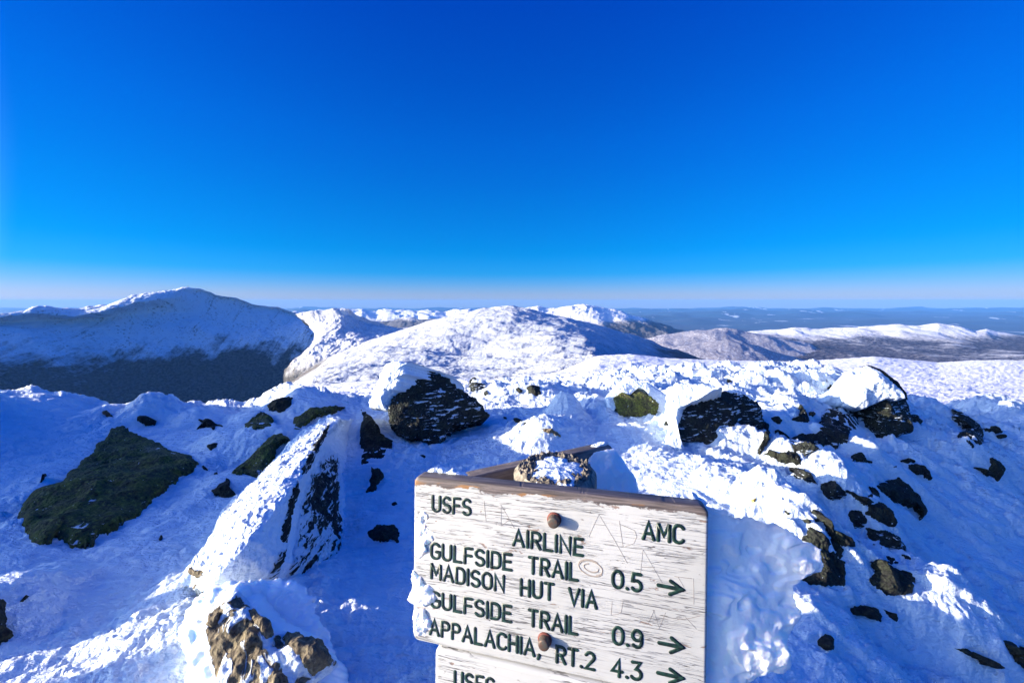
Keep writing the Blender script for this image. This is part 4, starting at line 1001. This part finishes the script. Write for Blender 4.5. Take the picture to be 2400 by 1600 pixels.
def wood_mat(name, a, b_, sc_=(7, 150, 150)):
    m, nt, b = new_mat(name); g = G(nt)
    n = g.noise(g.coords('Object', sc_), 1.0, 5, .7, .3)
    n2 = g.noise(g.coords('Object'), 60, 4, .6)
    c = g.mix(g.step(n, .35, .65), a, b_)
    c = g.mix(g.math('MULTIPLY', g.step(n2, .6, .75), .6), c, tuple(x * .3 for x in a))
    g.link(c, b.inputs['Base Color']); b.inputs['Roughness'].default_value = .8
    g.link(g.bump(g.math('ADD', n, g.math('MULTIPLY', n2, .4)), .8, .004), b.inputs['Normal'])
    return m
M['post_side'] = wood_mat('post_wood', (.10, .085, .065), (.34, .30, .23), (60, 60, 5))
M['post_top'] = wood_mat('fibrous_post_top', (.055, .047, .038), (.27, .23, .175), (70, 70, 20))
M['rear_wood'] = wood_mat('weathered_rear_board', (.075, .06, .06), (.24, .20, .18), (6, 60, 90))

m, nt, b = new_mat('routed_green_paint'); g = G(nt)
n = g.noise(g.coords('Object'), 90, 3)
g.link(g.mix(g.step(n, .35, .7), (.004, .012, .011), (.010, .040, .030)), b.inputs['Base Color'])
b.inputs['Roughness'].default_value = .45
M['letter'] = m
m, nt, b = new_mat('scratch'); b.inputs['Base Color'].default_value = (.20, .185, .18, 1); b.inputs['Roughness'].default_value = .8
M['scratch'] = m
m, nt, b = new_mat('rusted_bolt'); g = G(nt)
n = g.noise(g.coords('Object'), 120, 4)
g.link(g.mix(g.step(n, .4, .6), (.075, .068, .06), (.10, .06, .045)), b.inputs['Base Color'])
b.inputs['Roughness'].default_value = .6; b.inputs['Metallic'].default_value = .35
M['bolt'] = m
m, nt, b = new_mat('rust_washer'); b.inputs['Base Color'].default_value = (.13, .03, .02, 1); b.inputs['Roughness'].default_value = .7
M['washer'] = m

def rounded_board(name, u0, u1, v0, v1, wf, t, rad, mat, parent, basis=None, corner=.016):
    """board with rounded edges; local axes x along u, y up (-v), z along the normal"""
    import bmesh
    bm = bmesh.new()
    nx, ny = 40, 24
    # front outline with rounded corners
    bm2 = bmesh.ops.create_cube(bm, size=1.0)
    for vtx in bm.verts:
        vtx.co = Vector((u0 + (vtx.co.x + .5) * (u1 - u0), -(v0 + (.5 - vtx.co.y) * (v1 - v0)), wf - t + (vtx.co.z + .5) * t))
    zed = [e for e in bm.edges if abs((e.verts[0].co - e.verts[1].co).z) > t * .5]
    bmesh.ops.bevel(bm, geom=zed, offset=corner, segments=5, affect='EDGES', profile=.5)
    fr = [e for e in bm.edges if all(abs(vv.co.z - wf) < 1e-6 for vv in e.verts)]
    bmesh.ops.bevel(bm, geom=fr, offset=rad, segments=4, affect='EDGES', profile=.5)
    bk = [e for e in bm.edges if all(abs(vv.co.z - (wf - t)) < 1e-6 for vv in e.verts)]
    bmesh.ops.bevel(bm, geom=bk, offset=rad * .6, segments=2, affect='EDGES', profile=.5)
    me = bpy.data.meshes.new(name); bm.to_mesh(me); bm.free()
    for p in me.polygons: p.use_smooth = True
    try: me.set_sharp_from_angle(angle=R(35))
    except Exception: pass
    me.materials.append(mat)
    o = bpy.data.objects.new(name, me); col.objects.link(o)
    from mathutils import Matrix
    U, Vv, Nn, O = basis
    mw = Matrix(((U[0], -Vv[0], Nn[0], O[0]), (U[1], -Vv[1], Nn[1], O[1]), (U[2], -Vv[2], Nn[2], O[2]), (0, 0, 0, 1)))
    o.parent = parent
    o.matrix_parent_inverse = Matrix.Identity(4)
    o.matrix_local = Matrix.Translation(-Vector(parent.location)) @ mw
    return o

# ---- stroke font (unit: cap height 1, origin at baseline left; y up)
def arc(cx, cy, rx, ry, a0, a1, n=12):
    return [(cx + rx * math.cos(R(a0 + (a1 - a0) * k / n)), cy + ry * math.sin(R(a0 + (a1 - a0) * k / n))) for k in range(n + 1)]
W_ = .52
GLY = {
    'U': (W_, [[(0, 1), (0, .27)] + arc(.26, .27, .26, .27, 180, 360, 10) + [(.52, 1)]]),
    'S': (.5, [arc(.25, .75, .25, .25, 30, 180, 8) + arc(.25, .75, .25, .25, 180, 270, 6)[1:] + arc(.25, .25, .25, .25, 90, -150, 12)[1:]]),
    'F': (.46, [[(0, 0), (0, 1), (.46, 1)], [(0, .52), (.4, .52)]]),
    'A': (.6, [[(0, 0), (.3, 1), (.6, 0)], [(.12, .33), (.48, .33)]]),
    'M': (.62, [[(0, 0), (0, 1), (.31, .3), (.62, 1), (.62, 0)]]),
    'C': (.5, [arc(.27, .73, .27, .27, 25, 180, 8) + arc(.27, .27, .27, .27, 180, 335, 8)]),
    'I': (.0, [[(0, 0), (0, 1)]]),
    'R': (.5, [[(0, 0), (0, 1), (.26, 1)] + arc(.26, .74, .24, .26, 90, -90, 10) + [(0, .48)], [(.25, .48), (.5, 0)]]),
    'L': (.44, [[(0, 1), (0, 0), (.44, 0)]]),
    'N': (.54, [[(0, 0), (0, 1), (.54, 0), (.54, 1)]]),
    'E': (.46, [[(.46, 1), (0, 1), (0, 0), (.46, 0)], [(0, .52), (.4, .52)]]),
    'G': (.52, [arc(.27, .73, .27, .27, 25, 180, 8) + arc(.27, .27, .27, .27, 180, 360, 10) + [(.54, .45), (.32, .45)]]),
    'T': (.5, [[(0, 1), (.5, 1)], [(.25, 1), (.25, 0)]]),
    'D': (.52, [[(0, 0), (0, 1), (.24, 1)] + arc(.24, .7, .28, .3, 90, 0, 6) + arc(.24, .3, .28, .3, 0, -90, 6) + [(0, 0)]]),
    'O': (.54, [arc(.27, .7, .27, .3, 0, 180, 10) + arc(.27, .3, .27, .3, 180, 360, 10) + [(.54, .7)]]),
    '0': (.54, [arc(.27, .62, .27, .38, 0, 180, 10) + arc(.27, .38, .27, .38, 180, 360, 10) + [(.54, .62)]]),
    'H': (.52, [[(0, 0), (0, 1)], [(.52, 0), (.52, 1)], [(0, .5), (.52, .5)]]),
    'V': (.58, [[(0, 1), (.29, 0), (.58, 1)]]),
    'P': (.5, [[(0, 0), (0, 1), (.26, 1)] + arc(.26, .74, .24, .26, 90, -90, 10) + [(0, .48)]]),
    '5': (.5, [[(.46, 1), (.06, 1), (.03, .56)] + arc(.24, .3, .26, .3, 120, -145, 14)]),
    '9': (.5, [arc(.25, .7, .25, .3, 0, 360, 18), [(.5, .7), (.5, .42)] + arc(.25, .3, .25, .3, 0, -140, 8)]),
    '4': (.56, [[(.4, 0), (.4, 1), (.0, .3), (.56, .3)]]),
    '3': (.5, [[(.03, 1), (.46, 1), (.22, .6)] + arc(.22, .3, .28, .3, 80, -145, 14)]),
    '2': (.5, [arc(.25, .74, .25, .26, 160, -30, 12) + [(.0, 0), (.5, 0)]]),
    '.': (.06, [[(.02, .04), (.05, .02)]]),
    ',': (.1, [[(.08, .12), (.09, .06), (.02, -.12)]]),
    ' ': (.3, []),
}

def ribbon(paths, hw, lift=.0016, dip=.0003):
    """routed grooves: concave strokes of half width hw along (u,v) paths; returns verts(u,v,w), faces"""
    VV, FF = [], []
    for path in paths:
        P = np.array(path, float)
        keep = [0] + [k for k in range(1, len(P)) if np.hypot(*(P[k] - P[k - 1])) > 1e-5]
        P = P[keep]
        if len(P) < 2: continue
        d = np.gradient(P, axis=0); d /= np.linalg.norm(d, axis=1)[:, None] + 1e-12
        n = np.stack([-d[:, 1], d[:, 0]], -1)
        # mitre
        seg = np.diff(P, axis=0); seg /= np.linalg.norm(seg, axis=1)[:, None] + 1e-12
        rows = []
        def ringrow(p, nn, s, k):
            rows.append([(*(p + nn * hw * s * q), w) for q, w in ((1.0, -.0006), (1.0, lift * .55), (.0, dip + .0002), (-1.0, lift * .55), (-1.0, -.0006))])
        sm = math.sqrt
        d0, d1 = seg[0], seg[-1]
        n0 = np.array([-d0[1], d0[0]]); n1 = np.array([-d1[1], d1[0]])
        for a in (1.0, .86, .5): ringrow(P[0] - d0 * hw * a, n0, max(.02, sm(max(0, 1 - a * a))), 0)
        for k in range(len(P)):
            if k == 0: nn = n0; s = 1
            elif k == len(P) - 1: nn = n1; s = 1
            else:
                t = seg[k - 1] + seg[k]; L_ = np.linalg.norm(t)
                if L_ < .5:
                    na = np.array([-seg[k - 1][1], seg[k - 1][0]]); ringrow(P[k], na, 1, k)
                    nn = np.array([-seg[k][1], seg[k][0]]); s = 1
                else:
                    t /= L_; nn = np.array([-t[1], t[0]])
                    s = min(1.5, 1 / max(.3, nn @ np.array([-seg[k][1], seg[k][0]])))
            ringrow(P[k], nn, s, k)
        for a in (.5, .86, 1.0): ringrow(P[-1] + d1 * hw * a, n1, max(.02, sm(max(0, 1 - a * a))), 0)
        b0 = len(VV); m_ = 5
        for r_ in rows: VV += r_
        for i in range(len(rows) - 1):
            for j in range(m_ - 1):
                FF.append((b0 + i * m_ + j, b0 + i * m_ + j + 1, b0 + (i + 1) * m_ + j + 1, b0 + (i + 1) * m_ + j))
    return VV, FF

def text_paths(txt, p0, p1, cap, gap=.24):
    """lay txt so that it runs from p0 to p1 (u,v of baseline ends)"""
    w = 0
    xs = []
    for ch in txt:
        xs.append(w); w += GLY[ch][0] + (gap if ch != ' ' else 0)
    w -= gap
    p0 = np.array(p0); p1 = np.array(p1); L_ = np.linalg.norm(p1 - p0)
    e = (p1 - p0) / L_; s = L_ / w
    up = np.array([0.0, -1.0])
    out = []
    for ch, x in zip(txt, xs):
        for st in GLY[ch][1]:
            out.append([p0 + e * (x + a) * s + up * b_ * cap for a, b_ in st])
    return out

sign = empty('trail_signpost', unz(1300, 1400, -.05))
base = b2w(WB * .47, 0, -.04 - .105)
sign.location = (float(base[0]), float(base[1]), -.08)
put(sign, 'weathered white wooden trail sign with green lettering on a thick post, crusted with rime', 'trail sign')

def board_child(name, VV, FF, mat, parent, off=0.0):
    """sub-part of a board: local axes are x = u, y = -v, z = out of the board"""
    A = np.array(VV, float)
    Vl = np.stack([A[:, 0], -A[:, 1], A[:, 2] + off], -1)
    me = bpy.data.meshes.new(name)
    me.from_pydata(Vl.tolist(), [], FF)
    me.update(); me.materials.append(mat)
    for p in me.polygons: p.use_smooth = True
    o = bpy.data.objects.new(name, me); col.objects.link(o); o.parent = parent
    return o

basis = (uB, vB, nB, TLp)
upper = rounded_board('sign_board', 0, WB, -.006, HB, 0.0, TB, .0065, M['paint'], sign, basis)
lu0 = float(uv(1020, 1520)[0])
LOW_V = HB + .004
lower = rounded_board('sign_board', lu0, WB + .02, LOW_V, LOW_V + .36, 0.004, TB, .010, M['paint'], sign, basis)

HW = .0035
CAP = .0345
texts = [
    ('USFS', (1013, 1196), (1104, 1206)), ('AMC', (1506, 1262), (1601, 1273)), ('AIRLINE', (1202, 1276), (1366, 1301)),
    ('GULFSIDE TRAIL', (1010, 1306), (1354, 1360)), ('0.5', (1436, 1375), (1502, 1386)),
    ('MADISON HUT VIA', (1011, 1353), (1397, 1424)), ('GULFSIDE TRAIL', (1011, 1421), (1352, 1485)), ('0.9', (1437, 1506), (1503, 1517)),
    ('APPALACHIA, RT.2', (1008, 1485), (1391, 1568)), ('4.3', (1436, 1580), (1502, 1592)),
]
SPAN = {  # word spans, px of baseline ends
    'GULFSIDE TRAIL': None,
}
def words(lst):
    for txt, a, b_ in lst:
        VV, FF = ribbon(text_paths(txt, uv(*a), uv(*b_), CAP), HW)
        board_child('lettering', VV, FF, M['letter'], upper)
words([
    ('USFS', (1014, 1196), (1102, 1206)), ('AMC', (1507, 1261), (1600, 1272)), ('AIRLINE', (1203, 1276), (1365, 1301)),
    ('GULFSIDE', (1011, 1306), (1198, 1335)), ('TRAIL', (1240, 1341), (1353, 1359)), ('0.5', (1436, 1374), (1502, 1385)),
    ('MADISON', (1011, 1353), (1180, 1385)), ('HUT', (1221, 1393), (1296, 1405)), ('VIA', (1334, 1415), (1397, 1424)),
    ('GULFSIDE', (1011, 1420), (1197, 1456)), ('TRAIL', (1240, 1464), (1352, 1485)), ('0.9', (1437, 1506), (1503, 1517)),
    ('APPALACHIA,', (1008, 1484), (1264, 1538)), ('RT.2', (1305, 1550), (1392, 1568)), ('4.3', (1434, 1581), (1502, 1592)),
])
for tail, tip, b1, b2 in [((1543, 1370), (1600, 1381), (1572, 1361), (1570, 1391)), ((1545, 1505), (1600, 1516), (1574, 1494), (1572, 1527)), ((1542, 1575), (1600, 1588), (1571, 1567), (1570, 1598))]:
    pt = [uv(*tail), uv(*tip)]; bb = [uv(*b1), uv(*tip), uv(*b2)]
    VV, FF = ribbon([pt, bb], HW * 1.12)
    board_child('arrow', VV, FF, M['letter'], upper)
# lower board's first word
lowt = text_paths('USFS', uv(1066, 1607, .004), uv(1157, 1626, .004), CAP)
VV, FF = ribbon(lowt, HW)
board_child('lettering', VV, FF, M['letter'], lower, .004)

# knife scratches
def A_(x, y): return (950 + x / 5.8725, 1080 + y / 5.8725)
def B_(x, y): return (1300 + x / 5.8725, 1130 + y / 5.8725)
def D_(x, y): return (1300 + x / 5.8725, 1333 + y / 5.8725)
scr = [[A_(1085, 550), A_(1110, 825), A_(1270, 840)], [A_(1085, 685), A_(1380, 700)], [A_(1320, 890), A_(1318, 600), A_(1500, 920)], [A_(1320, 890), A_(1440, 800)],
       [B_(470, 740), B_(610, 440), B_(840, 820), B_(1000, 1110)], [B_(540, 575), B_(690, 590)], [B_(890, 530), B_(940, 880)], [B_(890, 570), B_(1100, 660), B_(1130, 740), B_(1090, 840), B_(970, 880)],
       [B_(1180, 1260), B_(1215, 920), B_(1480, 1380)], [B_(1200, 1165), B_(1375, 1165)], [D_(790, 450), D_(775, 630)], [D_(940, 450), D_(915, 590), D_(870, 620), D_(775, 630)],
       [D_(1285, 745), D_(1365, 580), D_(1440, 810), D_(1525, 600)], [D_(1800, 660), D_(1950, 820)], [D_(1690, 690), D_(1830, 680), D_(2000, 640)], [D_(1910, 130), D_(1915, 480)], [D_(1650, 100), D_(1890, 130)], [D_(1700, 110), D_(1780, 250)]]
scr = [[uv(*p) for p in s] for s in scr]
VV, FF = ribbon(scr, .00042, .0006, .0003)
board_child('scratch', VV, FF, M['scratch'], upper)
# knot ring in the paint
m, nt, b = new_mat('bare_knot'); b.inputs['Base Color'].default_value = (.27, .235, .21, 1); b.inputs['Roughness'].default_value = .8
M['knot'] = m
kc = uv(1385, 1330); ring = []
for rx, ry, a0, a1 in ((.026, .0165, 30, 300), (.0235, .0145, 190, 420), (.015, .008, 0, 250)):
    ring.append([kc + np.array([rx * math.cos(R(a)), ry * math.sin(R(a)) + .12 * rx * math.cos(R(a))]) for a in np.linspace(a0, a1, 26)])
VV, FF = ribbon(ring, .0013, .0008, .0003)
board_child('knot', VV, FF, M['knot'], upper)

# bolts
def lathe(prof, c, axis, n=24, t=None):
    """prof: (radius, distance along axis)"""
    ax = np.array(axis); t1 = np.cross(ax, [0, 0, 1.0]) if t is None else np.array(t, float); t1 /= np.linalg.norm(t1); t2 = np.cross(ax, t1)
    VV = [];
    for r_, h_ in prof:
        for k in range(n):
            a = 2 * math.pi * k / n
            VV.append(c + ax * h_ + (t1 * math.cos(a) + t2 * math.sin(a)) * r_)
    return np.array(VV), grid_faces(len(prof), n, True)
def bolt(px, py):
    c = uv(px, py); c = np.array([c[0], -c[1], 0.0])
    Vw, Fw = lathe([(.0001, .004), (.0145, .004), (.0155, .0025), (.0155, -.001)], c, (0, 0, 1), t=(1, 0, 0))
    Vh, Fh = lathe([(.0001, .0200), (.0085, .0202), (.0112, .0192), (.0124, .0160), (.0126, .002)], c, (0, 0, 1), t=(1, 0, 0))
    w = mesh_obj('bolt', Vh, Fh, M['bolt']); w.parent = upper
    w2 = mesh_obj('washer', Vw, Fw, M['washer']); w2.parent = upper
bolt(1299, 1216); bolt(1277, 1497)

# post
PR = .104
pax = np.array([0.0, 0.0, 1.0])
ptop = TLp + uB * float(uv(1301, 1150)[0]) + nB * (-TB - PR * .98)
d = rays(1301, 1098); tt = (ptop[1] - CAM[1]) / d[1]; ptop = CAM + d * tt
n_a = 220
zz = np.concatenate([np.linspace(-.15, float(ptop[2]) - .03, 60), np.linspace(float(ptop[2]) - .028, float(ptop[2]), 8)])
an = np.linspace(0, 2 * math.pi, n_a, endpoint=False)
ZZ, AN = np.meshgrid(zz, an, indexing='ij')
rad = PR * (1 - .10 * sstep(float(ptop[2]) - .02, float(ptop[2]), ZZ) ** 2) * (1 + .02 * fbm(xyz(np.cos(AN) * 1.2, np.sin(AN) * 1.2, ZZ), 2)) + .003 * fbm(xyz(np.cos(AN) * 9, np.sin(AN) * 9, ZZ * 5), 3)
Vp = xyz(ptop[0] + rad * np.cos(AN), ptop[1] + rad * np.sin(AN), ZZ)
post = mesh_obj('post', Vp, grid_faces(len(zz), n_a, True), M['post_side'], parent=sign, origin=np.array([ptop[0], ptop[1], 0]))
rt = np.linspace(1, 0, 70)
RT, AT = np.meshgrid(rt, an, indexing='ij')
er = rad[-1][None] * RT
tx, ty = ptop[0] + er * np.cos(AT), ptop[1] + er * np.sin(AT)
ringh = .007 * np.exp(-((RT - .80) / .25) ** 2)
tz = ptop[2] + ringh + .009 * fbm(xyz(np.cos(AT) * RT * 5, np.sin(AT) * RT * 5), 5, .75) * sstep(1.02, .95, RT) * sstep(.2, .6, RT) - .001
# a flush fit at the rim
tz = np.where(RT > .985, ptop[2], tz)
def post_child(name, Vw, F_, mat):
    o = mesh_obj(name, Vw, F_, mat, origin=np.array([ptop[0], ptop[1], 0]))
    o.parent = post; o.location = (0, 0, 0)
    return o
post_child('cut_top', xyz(tx, ty, tz), grid_faces(70, n_a, True), M['post_top'])
# snow lying in the middle of the top
rs = np.linspace(1, 0, 16)
RS, AS = np.meshgrid(rs, an, indexing='ij')
lobes = .066 * (1 + .38 * fbm(xyz(np.cos(AS) * 1.7, np.sin(AS) * 1.7, 3.3), 3))
sx, sy = ptop[0] + .002 + RS * lobes * np.cos(AS) * 1.05, ptop[1] - .018 + RS * lobes * np.sin(AS) * 1.2
sz = ptop[2] + .001 + .013 * (1 - RS ** 3) + .003 * fbm(xyz(sx * 40, sy * 40), 3) + np.where(RS > .97, -.008, 0)
post_child('snow_patch', xyz(sx, sy, sz), grid_faces(16, n_a, True), M['snow'])

# board bolted to the back of the post, seen almost edge-on
A0 = unp(1092, 1117, .97); B0 = unp(1437, 1044, 1.208)
A0[2] = B0[2] = (A0[2] + B0[2]) / 2
ur = B0 - A0; ur[2] = 0; Lr = float(np.linalg.norm(ur)); ur /= Lr
nr = np.array([ur[1], -ur[0], 0.0])
rear = rounded_board('rear_board', 0, Lr, 0, .30, 0.0, .038, .006, M['rear_wood'], sign, (ur, np.array([0, 0, -1.0]), nr, A0), corner=.02)

# rime on the sign: plume beyond the right edge, tufts on the left edge, heaps on top
def plume(name, poly, off, yawd, height, thick, mat, seed, parent=sign, center=None, edge=3.0, amp=.012, freq=9, power=3.0, nA=200, nR=34, pivot=(1660, 1400), sharp=.3, terr=0.0):
    a = YAW + R(yawd)
    n_ = np.array([-math.sin(a) * math.cos(TILT), -math.cos(a) * math.cos(TILT), math.sin(TILT)])
    p0 = on_plane(*pivot) + nB * off
    return blob(name, poly, mat, center=center, plane=(p0, n_), height=height, thick=thick, amp=amp, freq=freq, edge=edge, nA=nA, nR=nR, parent=parent, seed=seed, power=power, sharp=sharp, terr=terr)
pl_poly = [(1640, 1178), (1668, 1190), (1700, 1196), (1722, 1214), (1760, 1212), (1790, 1228), (1815, 1224), (1845, 1240), (1868, 1256), (1880, 1270), (1902, 1272), (1914, 1278), (1925, 1285), (1922, 1298), (1931, 1320), (1927, 1336), (1912, 1344), (1896, 1347), (1880, 1352), (1872, 1364), (1855, 1372), (1858, 1390), (1864, 1408), (1876, 1434), (1878, 1448), (1864, 1464), (1852, 1478), (1840, 1498), (1842, 1524), (1853, 1540), (1852, 1562), (1836, 1578), (1800, 1574), (1770, 1585), (1740, 1610), (1730, 1660), (1640, 1660)]
plume('rime_plume', pl_poly, -.034, -18, .006, .035, M['ice'], 71, center=(1760, 1400), edge=3.5, amp=.009, freq=7, nA=420, nR=110, terr=.006)
# soft rime tufts along the left edge of the board
tuft = [
    [(984, 1200), (992, 1196), (1003, 1205), (1005, 1213), (998, 1222), (996, 1230), (1006, 1240), (1018, 1248), (1010, 1254), (1016, 1264), (1008, 1272), (996, 1276), (1002, 1292), (990, 1302), (980, 1308), (976, 1290), (972, 1250), (978, 1222)],
    [(968, 1334), (980, 1345), (990, 1352), (991, 1366), (1003, 1370), (1014, 1378), (1020, 1392), (1024, 1404), (1010, 1414), (994, 1420), (978, 1417), (962, 1412), (954, 1404), (960, 1390), (966, 1378), (964, 1355)],
    [(972, 1422), (994, 1424), (996, 1430), (1004, 1446), (1012, 1456), (1010, 1472), (1004, 1486), (996, 1491), (980, 1490), (970, 1480), (968, 1450)],
]
for k, poly in enumerate(tuft):
    plume('rime_tuft', poly, .0, 0, .007, .02, M['ice'], 80 + k, edge=2.4, amp=.009, freq=26, nA=120, nR=20, pivot=(985, 1350), power=2.5)
# heaps lying along the back of the top edge
plume('rime_heap', [(1000, 1106), (1010, 1098), (1025, 1093), (1038, 1096), (1050, 1104), (1060, 1098), (1070, 1104), (1084, 1108), (1096, 1114), (1080, 1120), (1040, 1116)], -.045, 0, .010, .02, M['rime'], 90, edge=1.5, amp=.004, freq=30, nA=90, nR=10, pivot=(1050, 1110))
plume('rime_heap', [(1588, 1174), (1600, 1164), (1614, 1164), (1620, 1152), (1630, 1156), (1640, 1168), (1652, 1172), (1662, 1180), (1650, 1186), (1610, 1182)], -.045, 0, .010, .02, M['rime'], 91, edge=1.5, amp=.004, freq=30, nA=90, nR=10, pivot=(1630, 1175))
# ice hanging from the far end of the rear board, and a snow strip on it
hang = [(1392, 1060), (1440, 1050), (1452, 1066), (1468, 1090), (1490, 1120), (1500, 1160), (1480, 1180), (1420, 1180), (1380, 1150), (1370, 1090)]
pr_ = B0 + nr * .01
blob('rime_curtain', hang, M['ice'], center=(1430, 1115), plane=(pr_, nr + np.array([0, -.3, .35])), height=.012, thick=.05, amp=.01, freq=12, edge=2.0, nA=140, nR=20, parent=sign, seed=92, power=3, sharp=.3)
blob('snow_strip', [(1382, 1048), (1396, 1040), (1416, 1037), (1428, 1038), (1420, 1045), (1396, 1053)], M['snow'], plane=(B0 + np.array([0, 0, .002]), (0, -.4, .9)), height=.010, thick=.012, amp=.002, freq=30, edge=.6, nA=60, nR=8, parent=sign, seed=93)

# mast on the highest summit
c = unp(441, 681, 5480)
mast = empty('summit_mast', c + np.array([0, 0, -20.0]))
put(mast, 'thin mast standing on the highest summit, far left', 'mast')
V1, F1 = lathe([(6.0, 0), (4.5, 20), (4.0, 60), (3.0, 88), (.01, 90)], c + np.array([0, 0, -20.0]), (0.02, 0.01, 1.0), 10)
mesh_obj('pole', V1, F1, M['steel'], parent=mast, origin=np.array(mast.location))
V1, F1 = lathe([(.01, 52), (4.5, 52), (4.5, 56), (.01, 56)], c + np.array([0, 0, -20.0]), (0.02, 0.01, 1.0), 10)
mesh_obj('antenna', V1, F1, M['steel'], parent=mast, origin=np.array(mast.location))

#%%HAZE
hm = bpy.data.materials.new('haze'); hm.use_nodes = True
nt = hm.node_tree; nt.nodes.clear()
out = nt.nodes.new('ShaderNodeOutputMaterial'); pv = nt.nodes.new('ShaderNodeVolumePrincipled')
pv.inputs['Color'].default_value = (.13, .42, 1.0, 1)
pv.inputs['Density'].default_value = 1.05e-5
pv.inputs['Anisotropy'].default_value = 0.0
nt.links.new(pv.outputs[0], out.inputs['Volume'])
x0, x1, y0, y1, z0, z1 = -140000, 140000, -6000, 68600, -1500, 262
hv = [(x0, y0, z0), (x1, y0, z0), (x1, y1, z0), (x0, y1, z0), (x0, y0, z1), (x1, y0, z1), (x1, y1, z1), (x0, y1, z1)]
hz = mesh_obj('haze', hv, [(0, 3, 2, 1), (4, 5, 6, 7), (0, 1, 5, 4), (1, 2, 6, 5), (2, 3, 7, 6), (3, 0, 4, 7)], hm, smooth=False)
put(hz, 'thin blue air that fades the far hills', 'haze', kind='stuff')
